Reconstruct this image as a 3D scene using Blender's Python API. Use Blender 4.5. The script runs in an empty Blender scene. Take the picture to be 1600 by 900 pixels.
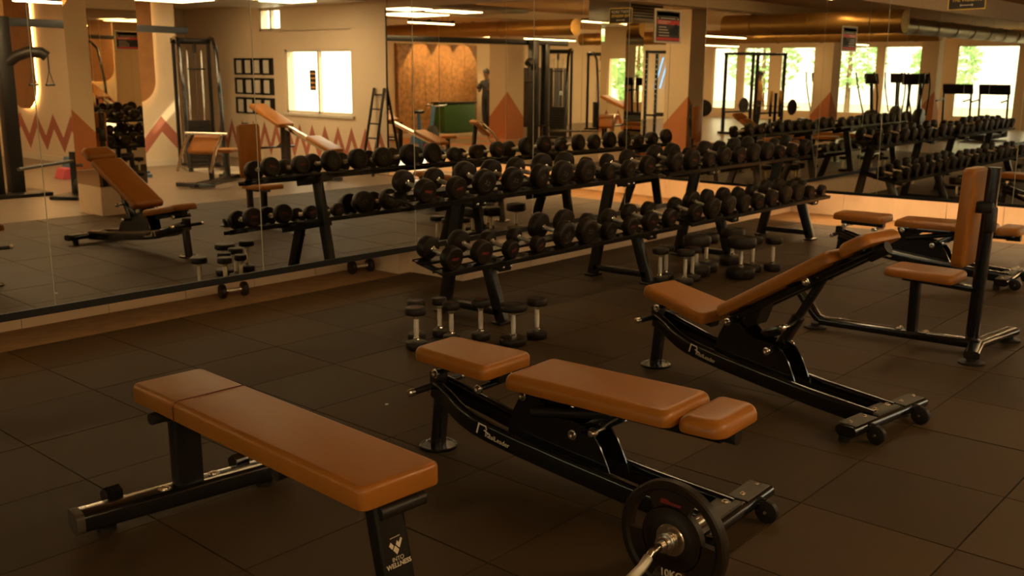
import bpy, bmesh, math, random
from mathutils import Vector, Matrix
random.seed(7)
S = bpy.context.scene
COL = S.collection
PI = math.pi

# ---------------------------------------------------------------- camera
CAM_YAW, CAM_PITCH, CAM_ROLL, FPX = math.radians(41.915), math.radians(11.912), math.radians(-0.196), 1520.0
cam = bpy.data.cameras.new('camera'); camo = bpy.data.objects.new('camera', cam); COL.objects.link(camo)
_f = Vector((math.cos(CAM_YAW), math.sin(CAM_YAW), 0)); _r = Vector((math.sin(CAM_YAW), -math.cos(CAM_YAW), 0)); _u = Vector((0, 0, 1))
F2 = _f * math.cos(CAM_PITCH) - _u * math.sin(CAM_PITCH); U_ = _u * math.cos(CAM_PITCH) + _f * math.sin(CAM_PITCH)
R2 = _r * math.cos(CAM_ROLL) + U_ * math.sin(CAM_ROLL); U2 = U_ * math.cos(CAM_ROLL) - _r * math.sin(CAM_ROLL)
camo.matrix_world = Matrix(((R2.x, U2.x, -F2.x, 0), (R2.y, U2.y, -F2.y, 0), (R2.z, U2.z, -F2.z, 1.64), (0, 0, 0, 1)))
cam.sensor_width = 36.0; cam.lens = FPX / 1600 * 36.0
cam.clip_start = 0.05; cam.clip_end = 300
cam.dof.use_dof = True; cam.dof.focus_distance = 3.7; cam.dof.aperture_fstop = 4.2
S.camera = camo

# ---------------------------------------------------------------- view, world, daylight
S.view_settings.view_transform = 'Standard'; S.view_settings.look = 'None'
S.view_settings.gamma = 1.0; S.view_settings.use_curve_mapping = False
S.view_settings.exposure = -0.08
S.cycles.max_bounces = 12; S.cycles.glossy_bounces = 8; S.cycles.diffuse_bounces = 4; S.cycles.transparent_max_bounces = 12
S.cycles.caustics_reflective = True; S.cycles.caustics_refractive = False
SKY = 5.5
W = bpy.data.worlds.new('sky'); S.world = W; W.use_nodes = True
_b = W.node_tree.nodes['Background']; _b.inputs[0].default_value = (1.0, 0.93, 0.78, 1); _b.inputs[1].default_value = SKY
sun = bpy.data.lights.new('sun', 'SUN'); sun.energy = 14.0; sun.color = (1, .86, .62); sun.angle = math.radians(1.0)
suno = bpy.data.objects.new('sun', sun); COL.objects.link(suno); suno.location = (14, -2, 6)
suno.rotation_euler = Vector((-2.0, -.75, -1.9)).to_track_quat('-Z', 'Y').to_euler()
LED = 80.0            # strength of the ceiling light strips
WARM = (1.0, .72, .40)

def portal(name, loc, rot, sx, sy):
    l = bpy.data.lights.new(name, 'AREA'); l.shape = 'RECTANGLE'; l.size = sx; l.size_y = sy; l.cycles.is_portal = True
    o = bpy.data.objects.new(name, l); COL.objects.link(o); o.location = loc; o.rotation_euler = rot
BACK_WINDOWS = [(-8.6, -7.55), (-7.3, -6.2), (-5.8, -4.3), (-3.9, -2.2), (-2.0, -.1), (.4, 2.3), (2.6, 4.6)]
for i, (a, b) in enumerate(BACK_WINDOWS): portal('daylight_portal', (-11.85, (a + b) / 2, 1.45), (0, -PI / 2, 0), 2.3, b - a)
portal('daylight_portal', (10.9, -3.13, 1.515), (0, PI / 2, 0), 1.15, 1.94)

# ---------------------------------------------------------------- materials
def mat(name, base, rough=.5, metal=0, coat=0, noise=0, nscale=20, bump=0, bscale=200, spec=.5, emit=None, es=0, rand=0, rvar=0):
    m = bpy.data.materials.new(name); m.use_nodes = True; nt = m.node_tree; N = nt.nodes; L = nt.links
    p = N['Principled BSDF']
    p.inputs['Base Color'].default_value = (*base, 1); p.inputs['Roughness'].default_value = rough; p.inputs['Metallic'].default_value = metal
    p.inputs['Coat Weight'].default_value = coat; p.inputs['Coat Roughness'].default_value = .12; p.inputs['Specular IOR Level'].default_value = spec
    tc = N.new('ShaderNodeTexCoord')
    if noise or rand:
        n = N.new('ShaderNodeTexNoise'); n.inputs['Scale'].default_value = nscale; n.inputs['Detail'].default_value = 4
        L.new(tc.outputs['Object'], n.inputs['Vector'])
        r = N.new('ShaderNodeMapRange'); r.inputs[3].default_value = 1 - noise; r.inputs[4].default_value = 1 + noise
        L.new(n.outputs['Fac'], r.inputs[0]); val = r.outputs[0]
        if rand:
            oi = N.new('ShaderNodeObjectInfo'); r2 = N.new('ShaderNodeMapRange'); r2.inputs[3].default_value = 1 - rand; r2.inputs[4].default_value = 1 + rand
            L.new(oi.outputs['Random'], r2.inputs[0]); mu = N.new('ShaderNodeMath'); mu.operation = 'MULTIPLY'
            L.new(val, mu.inputs[0]); L.new(r2.outputs[0], mu.inputs[1]); val = mu.outputs[0]
        v = N.new('ShaderNodeVectorMath'); v.operation = 'SCALE'; v.inputs[0].default_value = base; L.new(val, v.inputs['Scale'])
        L.new(v.outputs[0], p.inputs['Base Color'])
        if rvar:
            r3 = N.new('ShaderNodeMapRange'); r3.inputs[3].default_value = rough - rvar; r3.inputs[4].default_value = rough + rvar
            L.new(n.outputs['Fac'], r3.inputs[0]); L.new(r3.outputs[0], p.inputs['Roughness'])
    if bump:
        n2 = N.new('ShaderNodeTexNoise'); n2.inputs['Scale'].default_value = bscale; n2.inputs['Detail'].default_value = 3
        L.new(tc.outputs['Object'], n2.inputs['Vector']); b = N.new('ShaderNodeBump'); b.inputs['Strength'].default_value = bump
        b.inputs['Distance'].default_value = .004
        L.new(n2.outputs['Fac'], b.inputs['Height']); L.new(b.outputs[0], p.inputs['Normal'])
    if emit:
        p.inputs['Emission Color'].default_value = (*emit, 1); p.inputs['Emission Strength'].default_value = es
    return m
M = {}
M['leather'] = mat('tan_leather', (.33, .118, .016), .33, noise=.10, nscale=9, bump=.10, bscale=260, rvar=.06, spec=.34)
M['seam'] = mat('leather_seam', (.10, .012, .008), .6)
M['gloss'] = mat('gloss_black_steel', (.006, .0055, .005), .16, coat=.6, noise=.2)
M['satin'] = mat('satin_black_steel', (.010, .008, .006), .32, noise=.2, bump=.03, bscale=400, spec=.32)
M['plastic'] = mat('black_plastic', (.014, .011, .008), .45, noise=.2, spec=.35)
M['plate'] = mat('worn_foot_plate', (.06, .048, .03), .5, noise=.5, nscale=60)
M['chrome'] = mat('chrome', (.88, .82, .72), .18, 1, noise=.05)
M['knurl'] = mat('knurled_chrome', (.80, .74, .62), .34, 1, bump=.5, bscale=900, noise=.05)
M['urethane'] = mat('black_urethane', (.015, .009, .0045), .44, noise=.3, nscale=30, bump=.04, bscale=300, rand=.2, spec=.28)
M['red'] = mat('red_print', (.14, .012, .010), .5)
M['print'] = mat('pale_print', (.62, .52, .40), .5)
M['dimprint'] = mat('faint_print', (.10, .085, .06), .5)
M['rubber'] = mat('rubber_tile', (.052, .030, .011), .55, noise=.35, nscale=3.0, bump=.35, bscale=420, rand=.16, rvar=.08, spec=.20)
M['vinyl'] = mat('vinyl_floor', (.20, .145, .10), .34, noise=.25, nscale=2.5, rvar=.08)
M['strip'] = mat('dusty_concrete', (.26, .15, .06), .85, noise=.45, nscale=7, bump=.5, bscale=60)
M['skirt'] = mat('cream_skirting', (.66, .50, .34), .6, noise=.10, nscale=6)
M['wall'] = mat('warm_white_wall', (.76, .62, .45), .8, noise=.05, nscale=2)
M['ceil'] = mat('brown_ceiling', (.50, .31, .13), .8, noise=.15, nscale=2)
M['beam'] = mat('cream_beam', (.60, .48, .32), .8, noise=.05)
M['zig'] = mat('terracotta_paint', (.42, .14, .085), .8, noise=.08, nscale=6)
M['orange'] = mat('orange_paint', (.50, .19, .075), .8, noise=.08, nscale=4)
M['frame'] = mat('white_window_frame', (.72, .64, .52), .5)
M['duct'] = mat('brass_duct', (.50, .30, .09), .35, .75, noise=.15, nscale=5)
M['galv'] = mat('galvanised_steel', (.42, .40, .36), .4, .8, noise=.2, nscale=8)
M['blackframe'] = mat('black_mirror_frame', (.004, .0035, .003), .45)
M['edge'] = mat('glass_edge', (.50, .46, .34), .3, noise=.1)
M['paper'] = mat('white_paper', (.70, .66, .58), .8)
M['wood'] = mat('oak_panel', (.34, .15, .045), .5, noise=.3, nscale=4)
M['bamboo'] = mat('patterned_board', (.30, .15, .05), .45, noise=.95, nscale=9)
M['green'] = mat('green_vinyl', (.03, .10, .02), .5)
M['blue'] = mat('blue_enamel', (.05, .13, .24), .35)
M['pink'] = mat('pink_foam', (.62, .10, .13), .7)
M['olive'] = mat('olive_paint', (.17, .13, .03), .6, noise=.1)
M['locker'] = mat('dark_locker', (.04, .028, .022), .5)
M['skin'] = mat('skin', (.32, .17, .10), .6)
M['hair'] = mat('black_hair', (.01, .008, .007), .6)
M['tee'] = mat('dark_tee', (.018, .018, .022), .8)
M['trouser'] = mat('dark_trousers', (.02, .019, .02), .8)
M['tan'] = mat('tan_shirt', (.42, .24, .05), .8)
M['purple'] = mat('purple_cloth', (.12, .03, .35), .8)
M['gold'] = mat('gold_plate', (.55, .36, .08), .35, .6)
M['cable'] = mat('steel_cable', (.05, .05, .05), .4, .5)
M['leaf'] = mat('leaves', (.40, .66, .38), .7, noise=.25, nscale=2)
M['bark'] = mat('bark', (.12, .08, .05), .9, noise=.4)
M['earth'] = mat('outdoor_paving', (.45, .42, .34), .9, noise=.2, nscale=.6)
M['led'] = mat('led_strip', (1, .9, .7), .5, emit=(1.0, .72, .36), es=LED)
M['led_low'] = mat('bench_led_strip', (1, .9, .7), .5, emit=(1.0, .72, .38), es=34.0)
M['led_high'] = mat('bright_led_strip', (1, .9, .7), .5, emit=(1.0, .72, .38), es=190.0)
M['halo'] = mat('cove_led', (1, .8, .5), .5, emit=(1.0, .62, .24), es=16)
M['recessled'] = mat('recess_led', (1, .8, .5), .5, emit=(1.0, .66, .32), es=40)
M['dimled'] = mat('dim_recess_led', (1, .8, .5), .5, emit=(1.0, .66, .30), es=7.0)
M['neon'] = mat('blue_neon', (.2, .4, 1), .5, emit=(.15, .45, 1.0), es=3)
M['screen'] = mat('lit_screen', (.1, .2, .9), .5, emit=(.12, .2, .9), es=.8)
M['panelled'] = mat('ceiling_light_panel', (1, .9, .7), .5, emit=(1.0, .76, .44), es=15.0)
M['posterdark'] = mat('poster_black', (.03, .018, .012), .5)
M['posterred'] = mat('poster_red', (.62, .05, .045), .5)
M['posterorange'] = mat('poster_orange', (.75, .36, .11), .5)
M['posteryellow'] = mat('poster_yellow', (.80, .55, .08), .5)
M['acrylic'] = mat('acrylic_holder', (.66, .56, .38), .2)
def nodemat(name, build):
    m = bpy.data.materials.new(name); m.use_nodes = True; nt = m.node_tree; nt.nodes.clear()
    out = nt.nodes.new('ShaderNodeOutputMaterial'); nt.links.new(build(nt).outputs[0], out.inputs[0]); return m
def _mirror(nt):
    g = nt.nodes.new('ShaderNodeBsdfGlossy'); g.inputs['Color'].default_value = (.86, .80, .68, 1); g.inputs['Roughness'].default_value = 0; return g
def _glass(nt):
    t = nt.nodes.new('ShaderNodeBsdfTransparent'); t.inputs[0].default_value = (.92, .95, .90, 1)
    g = nt.nodes.new('ShaderNodeBsdfGlossy'); g.inputs['Roughness'].default_value = .02
    mx = nt.nodes.new('ShaderNodeMixShader'); mx.inputs[0].default_value = .05; nt.links.new(t.outputs[0], mx.inputs[1]); nt.links.new(g.outputs[0], mx.inputs[2]); return mx
M['mirror'] = nodemat('silvered_mirror', _mirror); M['glass'] = nodemat('window_glass', _glass)

# ---------------------------------------------------------------- mesh helpers
def bm_(): return bmesh.new()
def box(bm, c, s, R=None, bev=0, seg=2):
    m = Matrix.Translation(c) @ ((R.to_4x4() if R else Matrix.Identity(4))) @ Matrix.Diagonal((*s, 1))
    r = bmesh.ops.create_cube(bm, size=1, matrix=m)
    if bev:
        es = list({e for v in r['verts'] for e in v.link_edges})
        bmesh.ops.bevel(bm, geom=es, offset=bev, segments=seg, affect='EDGES', profile=.5)
def box2(bm, a, b, bev=0, seg=2):
    box(bm, [(a[i] + b[i]) / 2 for i in range(3)], [abs(b[i] - a[i]) for i in range(3)], None, bev, seg)
def rrect(w, h, r, n=3):
    pts = []
    for cx, cy, a0 in ((w / 2 - r, h / 2 - r, 0), (-w / 2 + r, h / 2 - r, PI / 2), (-w / 2 + r, -h / 2 + r, PI), (w / 2 - r, -h / 2 + r, 1.5 * PI)):
        for i in range(n + 1):
            a = a0 + i * PI / 2 / n; pts.append((cx + r * math.cos(a), cy + r * math.sin(a)))
    return pts
def circ(r, n=12): return [(r * math.cos(2 * PI * i / n), r * math.sin(2 * PI * i / n)) for i in range(n)]
def sweep(bm, pts, sec, up=(0, 0, 1), cap=True):
    pts = [Vector(p) for p in pts]; up = Vector(up); rings = []
    for i, p in enumerate(pts):
        d = (pts[min(i + 1, len(pts) - 1)] - pts[max(i - 1, 0)]).normalized()
        if i and i < len(pts) - 1:
            d0 = (p - pts[i - 1]).normalized(); k = 1 / max(.5, d.dot(d0))
        else: k = 1
        s = d.cross(up)
        if s.length < 1e-4: s = d.cross(Vector((1, 0, 0)))
        s.normalize(); t = s.cross(d)
        rings.append([bm.verts.new(p + s * a + t * b * k) for a, b in sec])
    n = len(sec)
    for i in range(len(rings) - 1):
        for j in range(n):
            bm.faces.new((rings[i][j], rings[i][(j + 1) % n], rings[i + 1][(j + 1) % n], rings[i + 1][j]))
    if cap: bm.faces.new(rings[0][::-1]); bm.faces.new(rings[-1])
def rod(bm, a, b, r, n=12): sweep(bm, [a, b], circ(r, n))
def bar(bm, a, b, w, h, r=.004, up=(0, 0, 1)): sweep(bm, [a, b], rrect(w, h, min(r, w / 2 - 1e-4, h / 2 - 1e-4), 2), up)
def lathe(bm, prof, o=(0, 0, 0), ax=(0, 0, 1), n=20):
    ax = Vector(ax).normalized(); o = Vector(o); s = ax.orthogonal().normalized(); t = ax.cross(s); rings = []
    for r, h in prof:
        if r < 1e-5: rings.append([bm.verts.new(o + ax * h)])
        else: rings.append([bm.verts.new(o + ax * h + (s * math.cos(2 * PI * j / n) + t * math.sin(2 * PI * j / n)) * r) for j in range(n)])
    for a, b in zip(rings, rings[1:]):
        for j in range(n):
            k = (j + 1) % n
            if len(a) == 1 and len(b) == 1: continue
            if len(a) == 1: bm.faces.new((a[0], b[j], b[k]))
            elif len(b) == 1: bm.faces.new((a[j], b[0], a[k]))
            else: bm.faces.new((a[j], b[j], b[k], a[k]))
def prism(bm, poly, o, ux, uy, th):
    o, ux, uy = Vector(o), Vector(ux), Vector(uy); n = ux.cross(uy).normalized() * th
    a = [bm.verts.new(o + ux * x + uy * y) for x, y in poly]; b = [bm.verts.new(v.co + n) for v in a]
    bm.faces.new(a[::-1]); bm.faces.new(b)
    for i in range(len(a)):
        j = (i + 1) % len(a); bm.faces.new((a[i], a[j], b[j], b[i]))
def ob(name, bm, m, parent=None, smooth=True, kind=None, label=None):
    bmesh.ops.recalc_face_normals(bm, faces=bm.faces)
    me = bpy.data.meshes.new(name); bm.to_mesh(me); bm.free()
    for k in (m if isinstance(m, list) else [m]): me.materials.append(M[k])
    if smooth:
        for p in me.polygons: p.use_smooth = True
        me.set_sharp_from_angle(angle=math.radians(38))
    o = bpy.data.objects.new(name, me); COL.objects.link(o)
    if parent: o.parent = parent
    if kind: o['kind'] = kind
    if label: o['label'] = label
    return o
def thing(name, label, cat, loc=(0, 0, 0), rz=0, group=None):
    o = bpy.data.objects.new(name, None); COL.objects.link(o); o.location = loc; o.rotation_euler = (0, 0, rz); o.empty_display_size = .1
    o['label'] = label; o['category'] = cat
    if group: o['group'] = group
    return o
def tag(o, label, cat, group=None):
    o['label'] = label; o['category'] = cat
    if group: o['group'] = group
    return o
def clone(root, loc, rz=None, label=None, group=None):
    r = root.copy(); COL.objects.link(r); r.location = loc
    if rz is not None: r.rotation_euler = (0, 0, rz)
    if label: r['label'] = label
    if group: r['group'] = group
    for ch in root.children:
        c = ch.copy(); COL.objects.link(c); c.parent = r
        for g in ch.children:
            d = g.copy(); COL.objects.link(d); d.parent = c
    return r
def text(name, body, size, m, parent, mw, ext=.0006, align='CENTER', bold=False):
    cu = bpy.data.curves.new(name, 'FONT'); cu.body = body; cu.size = size; cu.extrude = ext; cu.align_x = align; cu.align_y = 'CENTER'
    if bold: cu.offset = size * .022
    cu.materials.append(M[m]); o = bpy.data.objects.new(name, cu); COL.objects.link(o); 
    dg = bpy.context.evaluated_depsgraph_get(); dg.update(); me = bpy.data.meshes.new_from_object(o.evaluated_get(dg)); bpy.data.objects.remove(o)
    o = bpy.data.objects.new(name, me); COL.objects.link(o); o.parent = parent; o.matrix_local = mw; return o
def frame_m(o, x, y):
    x = Vector(x).normalized(); y = Vector(y).normalized(); z = x.cross(y)
    return Matrix(((x.x, y.x, z.x, o[0]), (x.y, y.y, z.y, o[1]), (x.z, y.z, z.z, o[2]), (0, 0, 0, 1)))
ORD = ['first', 'second', 'third', 'fourth', 'fifth', 'sixth', 'seventh', 'eighth', 'ninth', 'tenth', 'eleventh', 'twelfth']

# ================================================================ THE SETTING
YL, XF, CH = 5.68, 10.93, 3.06          # left mirror plane, front mirror plane, ceiling height
XB, YR = -12.0, -9.2                    # back wall, right wall
b = bm_(); box2(b, (XB - .3, YR - .3, -.2), (13.0, 8.0, -.012)); floor = ob('floor', b, 'vinyl', kind='structure')
# rubber tiles, every one its own piece
TP = .5935; X0, Y0 = 2.268, .968
b = bm_(); box2(b, (-TP / 2 + .003, -TP / 2 + .003, -.0115), (TP / 2 - .003, TP / 2 - .003, 0), .0006, 1)
tile = None
for i in range(-5, 15):
    for j in range(-2, 9):
        cx, cy = X0 + (i + .5) * TP, Y0 + (j + .5) * TP
        x1 = cx + TP / 2; y1 = cy + TP / 2
        if tile is None: tile = ob('rubber_tile', b, 'rubber', floor, smooth=False); o = tile
        else: o = tile.copy(); COL.objects.link(o)
        sx = min(1, (10.86 - (cx - TP / 2)) / TP)
        o.location = (cx - (1 - sx) * TP / 2, cy, random.uniform(-.0012, .0002)); o.scale = (sx, 1, 1)
        o.rotation_euler = (0, 0, random.uniform(-.002, .002))
b = bm_(); box2(b, (X0 - 5 * TP, Y0 - 2 * TP, -.0119), (10.87, Y0 + 9 * TP, -.0112)); ob('underlay', b, 'plastic', floor, smooth=False)
# dusty concrete strips in the two recesses
b = bm_(); box2(b, (-6, Y0 + 9 * TP + .004, -.0118), (XF + .8, 6.9, -.004)); ob('recess_floor', b, 'strip', floor, label='dusty brown concrete strip under the mirror')
b = bm_(); box2(b, (10.87, YR, -.0118), (11.8, Y0 + 9 * TP, -.004)); ob('recess_floor', b, 'strip', floor)
# ceiling
b = bm_(); box2(b, (XB - .3, YR - .3, CH), (11.15, 8.0, CH + .2)); ceil = ob('ceiling', b, 'ceil', kind='structure')
# left wall: mirrored box overhanging a recess, flush with the floor beyond X=5.71
b = bm_(); box2(b, (XB, YL + .03, .335), (XF + .05, 7.2, CH)); wl = ob('wall_left', b, 'skirt', kind='structure')
b = bm_(); box2(b, (XB, 6.87, -.01), (5.72, 7.1, .335)); ob('recess_back', b, 'skirt', wl)
def skirt_panels(parent, a, bq, y, axis, step=.62):
    p = a
    while p < bq - .01:
        q = min(p + step, bq); bm = bm_()
        if axis == 'x': box2(bm, (p + .002, y, -.01), (q - .002, y + .02, .333), .002, 1)
        else: box2(bm, (y, p + .002, -.01), (y + .02, q - .002, .36), .002, 1)
        ob('skirting_panel', bm, 'skirt', parent, smooth=False); p = q
bl = bm_(); box2(bl, (XB, 6.86, -.01), (XB + .1, 6.87, .3)); 
base_l = ob('baseboard_left', bl, 'skirt', kind='structure')
skirt_panels(base_l, .1, 5.70, 6.848, 'x'); skirt_panels(base_l, 5.72, XF + .84, YL + .02, 'x', .9)
b = bm_(); box2(b, (5.59, 6.36, -.01), (5.72, 6.87, .335)); box2(b, (5.72, YL + .035, -.01), (XF + .84, 6.87, .335)); ob('recess_end', b, 'skirt', base_l, smooth=False)
# front wall: mirrored box overhanging a recess, then the window wall
b = bm_(); box2(b, (XF + .02, -1.24, .365), (12.2, 7.2, CH))
wf = ob('wall_front', b, 'skirt', kind='structure')
b = bm_(); box2(b, (11.79, -1.24, -.01), (12.2, 7.2, .365)); ob('recess_back', b, 'skirt', wf)
bf = bm_(); box2(bf, (11.785, 6.85, -.01), (11.79, 6.86, .3)); base_f = ob('baseboard_front', bf, 'skirt', kind='structure')
skirt_panels(base_f, -1.2, 5.69, 11.768, 'y', .62)
b = bm_()
for a, c in (((-1.24, 0), (-2.16, CH)), ((-2.16, 0), (-4.1, .94)), ((-2.16, 2.09), (-4.1, 2.42)), ((-2.16, 2.42), (-4.18, CH)), ((-4.18, 2.84), (-4.88, CH)), ((-4.1, 0), (-4.88, 2.42)), ((-4.88, 0), (-7.6, CH))):
    box2(b, (XF, a[0], a[1] - .012), (XF + .2, c[0], c[1]))
ob('window_wall', b, 'wall', wf, smooth=False)
def zigzag(parent, o, ux, uy, n, per, amp, w, z0, th=.002):
    """flat painted zigzag band of even height"""
    bm = bm_(); o, ux, uy = Vector(o), Vector(ux), Vector(uy); n3 = ux.cross(uy) * th
    pts = [(k * per / 2, amp if k % 2 else 0) for k in range(2 * n + 1)]
    lo = [bm.verts.new(o + ux * x + uy * (z0 + z - w) + n3) for x, z in pts]; hi = [bm.verts.new(o + ux * x + uy * (z0 + z + w) + n3) for x, z in pts]
    for k in range(2 * n): bm.faces.new((lo[k], lo[k + 1], hi[k + 1], hi[k]))
    return ob('painted_zigzag', bm, 'zig', parent, smooth=False)
zigzag(wf, (XF, -6.9, 0), (0, 1, 0), (0, 0, 1), 15, .375, .42, .115, .22, -.003)
# right wall with the arched pier
b = bm_(); box2(b, (XB, YR - .2, -.012), (9.0, YR, CH)); box2(b, (9.4, -7.75, -.012), (11.1, -7.55, CH)); wr = ob('wall_right', b, 'wall', kind='structure')
b = bm_(); box2(b, (7.95, YR, -.012), (9.46, -5.34, CH)); pier = ob('wall_pier', b, 'wall', kind='structure')
b = bm_(); box2(b, (XB - .2, YR, -.012), (XB, 7.2, .3)); box2(b, (XB - .2, YR, 2.62), (XB, 7.2, CH))
ys = [YR] + [v for w in BACK_WINDOWS for v in w] + [7.2]
for k in range(0, len(ys), 2): box2(b, (XB - .2, ys[k], .3), (XB, ys[k + 1], 2.62))
wb = ob('wall_back', b, 'wall', kind='structure')

# windows
def window(name, axis, pos, a, bb, z0, z1, mull, face):
    """frame, mullions and panes; axis 'x': plane X=pos, spanning Y"""
    fr = bm_(); t = .05
    def bx(u0, w0, u1, w1, d=.07):
        box2(fr, (pos, u0, w0), (pos + d * face, u1, w1))
    bx(a, z0, a + t, z1); bx(bb - t, z0, bb, z1); bx(a, z0, bb, z0 + t); bx(a, z1 - t, bb, z1)
    us = [a + (bb - a) * (k + 1) / (mull + 1) for k in range(mull)]
    for u in us: bx(u - t / 2, z0, u + t / 2, z1)
    root = ob(name, fr, 'frame', kind='structure', smooth=False)
    e = [a] + us + [bb]
    for u, v in zip(e, e[1:]):
        g = bm_(); box2(g, (pos + .03 * face, u + .02, z0 + .03), (pos + .036 * face, v - .02, z1 - .03)); ob('pane', g, 'glass', root, smooth=False)
    return root
w1 = window('window_1', 'x', XF + .02, -4.1, -2.16, .94, 2.09, 1, 1)
b = bm_(); box2(b, (XF - .05, -4.16, .90), (XF + .02, -2.10, .945)); ob('window_sill', b, 'frame', w1)
window('window_2', 'x', XF + .02, -4.88, -4.18, 2.42, 2.84, 1, 1)
for i, (a, c) in enumerate(BACK_WINDOWS): window('window_%d' % (i + 3), 'x', XB - .03, a, c, .3, 2.62, 0, -1)

# mirrors: panels leaning a hair out of plumb, black bottom channel
AL, AF = math.radians(.5), math.radians(.1)
PW = 1.4225
def lean_l(z): return YL - math.tan(AL) * (z - .38)
def lean_f(z): return XF - math.tan(AF) * (z - .38)
ZT = 2.72
xs = [2.34 + PW * k for k in range(-7, 6)] + [XF - .002]
for a, c in zip(xs, xs[1:]):
    bm = bm_(); g = .0022
    vs = [(a + g, lean_l(.38), .38), (c - g, lean_l(.38), .38), (c - g, lean_l(ZT), ZT), (a + g, lean_l(ZT), ZT)]
    f = [bm.verts.new(v) for v in vs]; k = [bm.verts.new((v[0], v[1] + .006, v[2])) for v in vs]
    bm.faces.new(f)
    for i in range(4): q = bm.faces.new((f[i], k[i], k[(i + 1) % 4], f[(i + 1) % 4])); q.material_index = 1
    q = bm.faces.new(k[::-1]); q.material_index = 1
    ob('mirror_panel', bm, ['mirror', 'edge'], wl, smooth=False)
ysf = [YL - .002] + [5.69 - PW * k for k in range(1, 5)] + [-1.24]
for a, c in zip(ysf, ysf[1:]):
    bm = bm_(); g = .0022
    vs = [(lean_f(.38), a - g, .38), (lean_f(.38), c + g, .38), (lean_f(ZT), c + g, ZT), (lean_f(ZT), a - g, ZT)]
    f = [bm.verts.new(v) for v in vs]; k = [bm.verts.new((v[0] + .006, v[1], v[2])) for v in vs]
    bm.faces.new(f)
    for i in range(4): q = bm.faces.new((f[i], k[i], k[(i + 1) % 4], f[(i + 1) % 4])); q.material_index = 1
    q = bm.faces.new(k[::-1]); q.material_index = 1
    ob('mirror_panel', bm, ['mirror', 'edge'], wf, smooth=False)
def seam_l(x):
    bm = bm_(); sweep(bm, [(x, lean_l(.38) - .001, .38), (x, lean_l(ZT) - .001, ZT)], rrect(.005, .003, .001, 1), up=(0, 1, 0)); ob('mirror_seam', bm, 'edge', wl, smooth=False)
for x in xs[2:-1]: seam_l(x)
for y in ysf[1:-1]:
    bm = bm_(); sweep(bm, [(lean_f(.38) - .001, y, .38), (lean_f(ZT) - .001, y, ZT)], rrect(.003, .005, .001, 1), up=(0, 1, 0)); ob('mirror_seam', bm, 'edge', wf, smooth=False)
b = bm_(); box2(b, (XB, YL - .012, .335), (XF - .012, YL + .03, .379)); ob('trim_1', b, 'blackframe', kind='structure', smooth=False)
b = bm_(); box2(b, (XF - .012, -1.24, .362), (XF + .03, YL + .03, .379 + .016)); ob('trim_2', b, 'blackframe', kind='structure', smooth=False)
b = bm_(); box2(b, (XF - .012, -1.26, .3), (XF + .03, -1.238, ZT)); ob('trim_3', b, 'blackframe', kind='structure', smooth=False)
# warm light strip tucked under the front mirror
b = bm_(); box2(b, (11.2, -.9, .345), (11.23, 5.3, .364)); lr = ob('recess_light', b, 'recessled', smooth=False); tag(lr, 'thin warm light strip under the mirror of the far wall', 'light')

b = bm_(); box2(b, (-1.5, 5.98, .318), (5.4, 6.01, .334)); lr = ob('recess_light', b, 'dimled', smooth=False); tag(lr, 'thin warm light strip hidden under the long mirror', 'light')

# ================================================================ ADJUSTABLE BENCHES
def pad(L, w0, w1, t, m=None, r=.028, vr=.04):
    bm = bm_(); v = []
    for z in (-t, 0):
        v.append([bm.verts.new(p) for p in ((0, -w0 / 2, z), (L, -w1 / 2, z), (L, w1 / 2, z), (0, w0 / 2, z))])
    lo, hi = v
    bm.faces.new(lo[::-1]); bm.faces.new(hi)
    for i in range(4): bm.faces.new((lo[i], lo[(i + 1) % 4], hi[(i + 1) % 4], hi[i]))
    bm.normal_update()
    ve = [e for e in bm.edges if abs(e.verts[0].co.z - e.verts[1].co.z) > t * .5]
    vr = max(vr, r + .006)
    bmesh.ops.bevel(bm, geom=ve, offset=vr, segments=4, affect='EDGES', profile=.5)
    te = [e for e in bm.edges if all(abs(q.co.z) < 1e-5 for q in e.verts)]
    bmesh.ops.bevel(bm, geom=te, offset=r, segments=6, affect='EDGES', profile=.5)
    be = [e for e in bm.edges if all(abs(q.co.z + t) < 1e-5 for q in e.verts)]
    bmesh.ops.bevel(bm, geom=be, offset=.007, segments=2, affect='EDGES', profile=.5)
    return bm
def place(o, loc, ang):   # ang: pitch in the bench's long plane, positive lifts the +x end
    o.location = loc; o.rotation_euler = (0, -ang, 0); return o
PARTM = {}
def part_at(name, key, make, m, parent, p, rot=None):
    '''one small piece as its own part, mesh shared between alike pieces'''
    if key not in PARTM:
        bm = bm_(); make(bm); o = ob(name, bm, m, parent); PARTM[key] = o.data
    else:
        o = bpy.data.objects.new(name, PARTM[key]); COL.objects.link(o); o.parent = parent
    o.location = p
    if rot: o.rotation_euler = rot
    return o
def bolt_part(parent, p, r=.009): return part_at('bolt', ('bolt', r), lambda bm: bolt(bm, (0, 0, 0), r), 'chrome', parent, p)
def bolt(bm, p, r=.009, ax=(0, 0, 1)):
    lathe(bm, [(0, .012), (r * .45, .012), (r * .45, .007), (r * .7, .011), (r, .009), (r, .004), (r * 1.7, .004), (r * 1.7, 0), (0, 0)], p, ax, 10)
def knob(bm, p, s):      # chrome washer and hex socket at the end of a pivot
    lathe(bm, [(0, .006), (.006, .006), (.006, .014), (.013, .014), (.015, .010), (.015, .004), (.021, .003), (.021, -.004), (0, -.004)], p, (0, s, 0), 16)
def sm(x): return x * x * (3 - 2 * x)
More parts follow.
